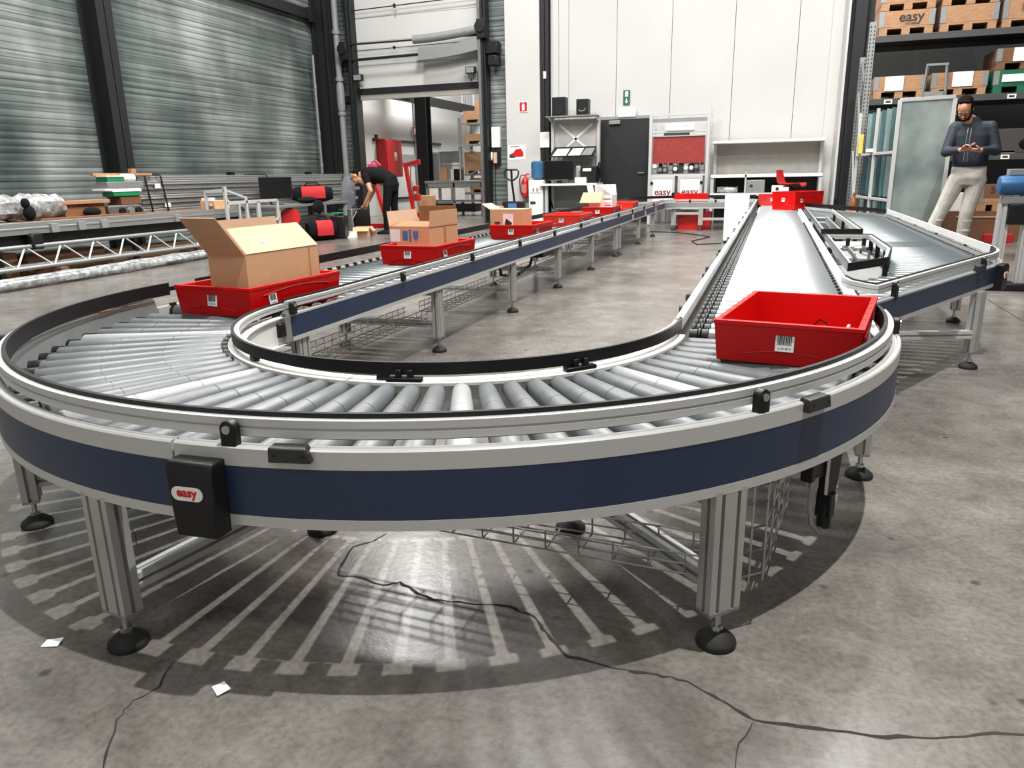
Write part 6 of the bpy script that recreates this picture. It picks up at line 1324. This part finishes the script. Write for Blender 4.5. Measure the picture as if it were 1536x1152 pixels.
# loose wire in the near bin
o = MB().tube([(1.20, -0.05, 0.509), (1.23, -0.02, 0.545), (1.25, -0.06, 0.575), (1.27, -0.04, 0.56), (1.26, -0.10, 0.51)], 0.003, 6)
o = o.build('wire_loop', MT['blackm']); tag(o, 'thin bent wire loop lying inside the nearest red bin', 'wire')
o = MB().tube([(1.285, -0.28, 0.515), (1.31, -0.22, 0.56), (1.325, -0.15, 0.575), (1.318, -0.12, 0.51)], 0.006, 6).build('cable_end', MT['galv']); tag(o, 'grey cable end in the right corner of the nearest red bin', 'cable')
c1 = carton('biggest brown carton, flaps wide open, standing in the red bin at the U-turn', -0.985, 0.19, ZB+0.0065, math.radians(-5), 0.2, 0.46, 0.238,
            [('-y', 0.2, 40, 'card'), ('+x', 0.14, -45, 'cardl'), ('-x', 0.13, 8, 'cardl'), ('+y', 0.08, -88, 'card')])
mb = MB(); mb.box(0.1002, 0.1012, 0.16, 0.17, 0.0, 0.235); mb.build('tape', MT['tape'], c1)
mb = MB(); mb.quad((-0.13, -0.15, 0.31), (-0.13, 0.02, 0.31), (-0.135, 0.02, 0.345), (-0.135, -0.15, 0.345), 0.001); mb.build('label', MT['paper'], c1)
mb = MB(); mb.quad((0.07, -0.1, 0.274), (0.07, -0.06, 0.274), (0.055, -0.07, 0.289), (0.055, -0.09, 0.289), 0.001); mb.build('torn_sticker', MT['paper'], c1)
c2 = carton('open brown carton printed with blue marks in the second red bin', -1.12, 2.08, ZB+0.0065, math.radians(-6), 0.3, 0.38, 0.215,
            [('-y', 0.13, -78, 'cardd'), ('+x', 0.1, 2, 'card'), ('+y', 0.12, -4, 'cardd'), ('-x', 0.1, 12, 'cardl')])  # dark flaps carry the shade inside the carton in their colour
mb = MB(); mb.box(-0.145, -0.07, -0.1912, -0.1902, 0.12, 0.2); mb.build('label', MT['paper'], c2)
mb = MB(); mb.box(-0.05, -0.01, -0.1912, -0.1902, 0.13, 0.19); mb.box(0.0, 0.015, -0.1912, -0.1902, 0.12, 0.2); mb.prism([(0.03, 0.19), (0.03, 0.15), (0.05, 0.125), (0.07, 0.15), (0.07, 0.19)], 0.1902, 0.1912, Matrix(((1, 0, 0, 0), (0, 0, -1, 0), (0, 1, 0, 0), (0, 0, 0, 1)))); mb.build('printed_marks', MT['bluep'], c2)
mb = MB(); mb.box(0.1502, 0.1512, 0.0, 0.03, 0.1, 0.31); mb.build('tape', MT['tape'], c2)
c3 = carton('small taped brown carton in the third red bin', -1.13, 3.92, ZB+0.0065, math.radians(-4), 0.3, 0.24, 0.235, [('-x', 0.1, 60, 'cardl')])
mb = MB(); mb.box(-0.15, 0.15, -0.12, 0.12, 0.233, 0.237); mb.build('lid', MT['card'], c3)
mb = MB(); mb.box(-0.03, 0.07, -0.1212, -0.1202, 0.08, 0.2); mb.build('label', MT['paper'], c3)
mb = MB(); mb.prism([(-0.015, 0.1), (0.04, 0.09), (0.06, 0.12), (0.0, 0.16)], 0.1213, 0.1216, Matrix(((1, 0, 0, 0), (0, 0, -1, 0), (0, 1, 0, 0), (0, 0, 0, 1)))); mb.box(-0.11, -0.06, -0.1212, -0.1202, 0.11, 0.13); mb.build('printed_marks', MT['ink'], c3)
c4 = carton('white carton with red and black print and a raised lid in the fifth bin', -1.05, 7.45, ZB+0.0065, math.radians(2), 0.3, 0.4, 0.25, [('+y', 0.14, -20, 'paper'), ('-x', 0.16, 12, 'paper'), ('+x', 0.2, -52, 'paper')], 'paper', inner='paper')
mb = MB(); mb.quad((-0.26, -0.27, 0.16), (0.02, -0.27, 0.16), (0.04, -0.215, 0.29), (-0.22, -0.215, 0.29), 0.004); mb.build('tan_flap', MT['cardl'], c4)
mb = MB(); mb.box(0.04, 0.14, -0.2012, -0.2002, 0.2, 0.212); mb.box(0.04, 0.13, -0.2012, -0.2002, 0.15, 0.156); mb.build('printed_line', MT['ink'], c4)
mb = MB(); mb.box(0.06, 0.14, -0.2012, -0.2002, 0.12, 0.135); mb.build('red_print', MT['redp'], c4)
# ------------------------------------------------------------------ camera and lights
cd = bpy.data.cameras.new('camera'); cam = bpy.data.objects.new('camera', cd); COL.objects.link(cam); SC.camera = cam
cd.sensor_width = 36; cd.lens = 1122.82/1536*36; cd.clip_start = 0.05; cd.clip_end = 200
p, r, yw = 0.272, -0.0201, 0.3323
f0 = V((-math.sin(yw), math.cos(yw), 0)); rt = V((math.cos(yw), math.sin(yw), 0)); up = V((0, 0, 1))
fw = f0*math.cos(p) - up*math.sin(p); u0 = up*math.cos(p) + f0*math.sin(p)
R = rt*math.cos(r) + u0*math.sin(r); U = -rt*math.sin(r) + u0*math.cos(r)
Mx = Matrix((R, U, -fw)).transposed().to_4x4(); Mx.translation = (1.0851, -2.5706, 1.0313); cam.matrix_world = Mx
def area(name, loc, sx, sy, w, col=(255, 254, 251), tgt=None):
    l = bpy.data.lights.new(name, 'AREA'); l.shape = 'RECTANGLE'; l.size = sx; l.size_y = sy; l.energy = w; l.color = lin(col)[:3]
    o = bpy.data.objects.new(name, l); COL.objects.link(o); o.location = loc
    return o
area('high_bay_lamp', (2.3, -1.1, 8.3), 0.1, 0.1, 980)
area('high_bay_lamp', (-2.5, -6.0, 8.3), 1.4, 0.6, 190)
area('high_bay_lamp', (4.5, -6.0, 8.3), 1.4, 0.6, 190)
area('high_bay_lamp', (1.25, 5.5, 8.3), 3.2, 1.0, 760)
area('high_bay_lamp', (1.25, 9.0, 8.3), 3.2, 0.6, 520)
area('high_bay_lamp', (-1.2, 6.0, 8.3), 2.0, 2.0, 720)
area('high_bay_lamp', (-5.2, 3.5, 8.3), 1.8, 1.8, 950)
area('high_bay_lamp', (-5.8, 10.5, 8.3), 0.7, 0.7, 420)
area('hall_lamp', (-7.2, 18.5, 6.5), 1.2, 1.2, 900)
W = bpy.data.worlds.new('world'); SC.world = W; W.use_nodes = True
bg = W.node_tree.nodes['Background']; bg.inputs['Color'].default_value = lin((214, 216, 218)); bg.inputs['Strength'].default_value = 0.06
vs = SC.view_settings; vs.view_transform = 'Standard'; vs.look = 'None'; vs.exposure = 0.0; vs.gamma = 1.0; vs.use_curve_mapping = False
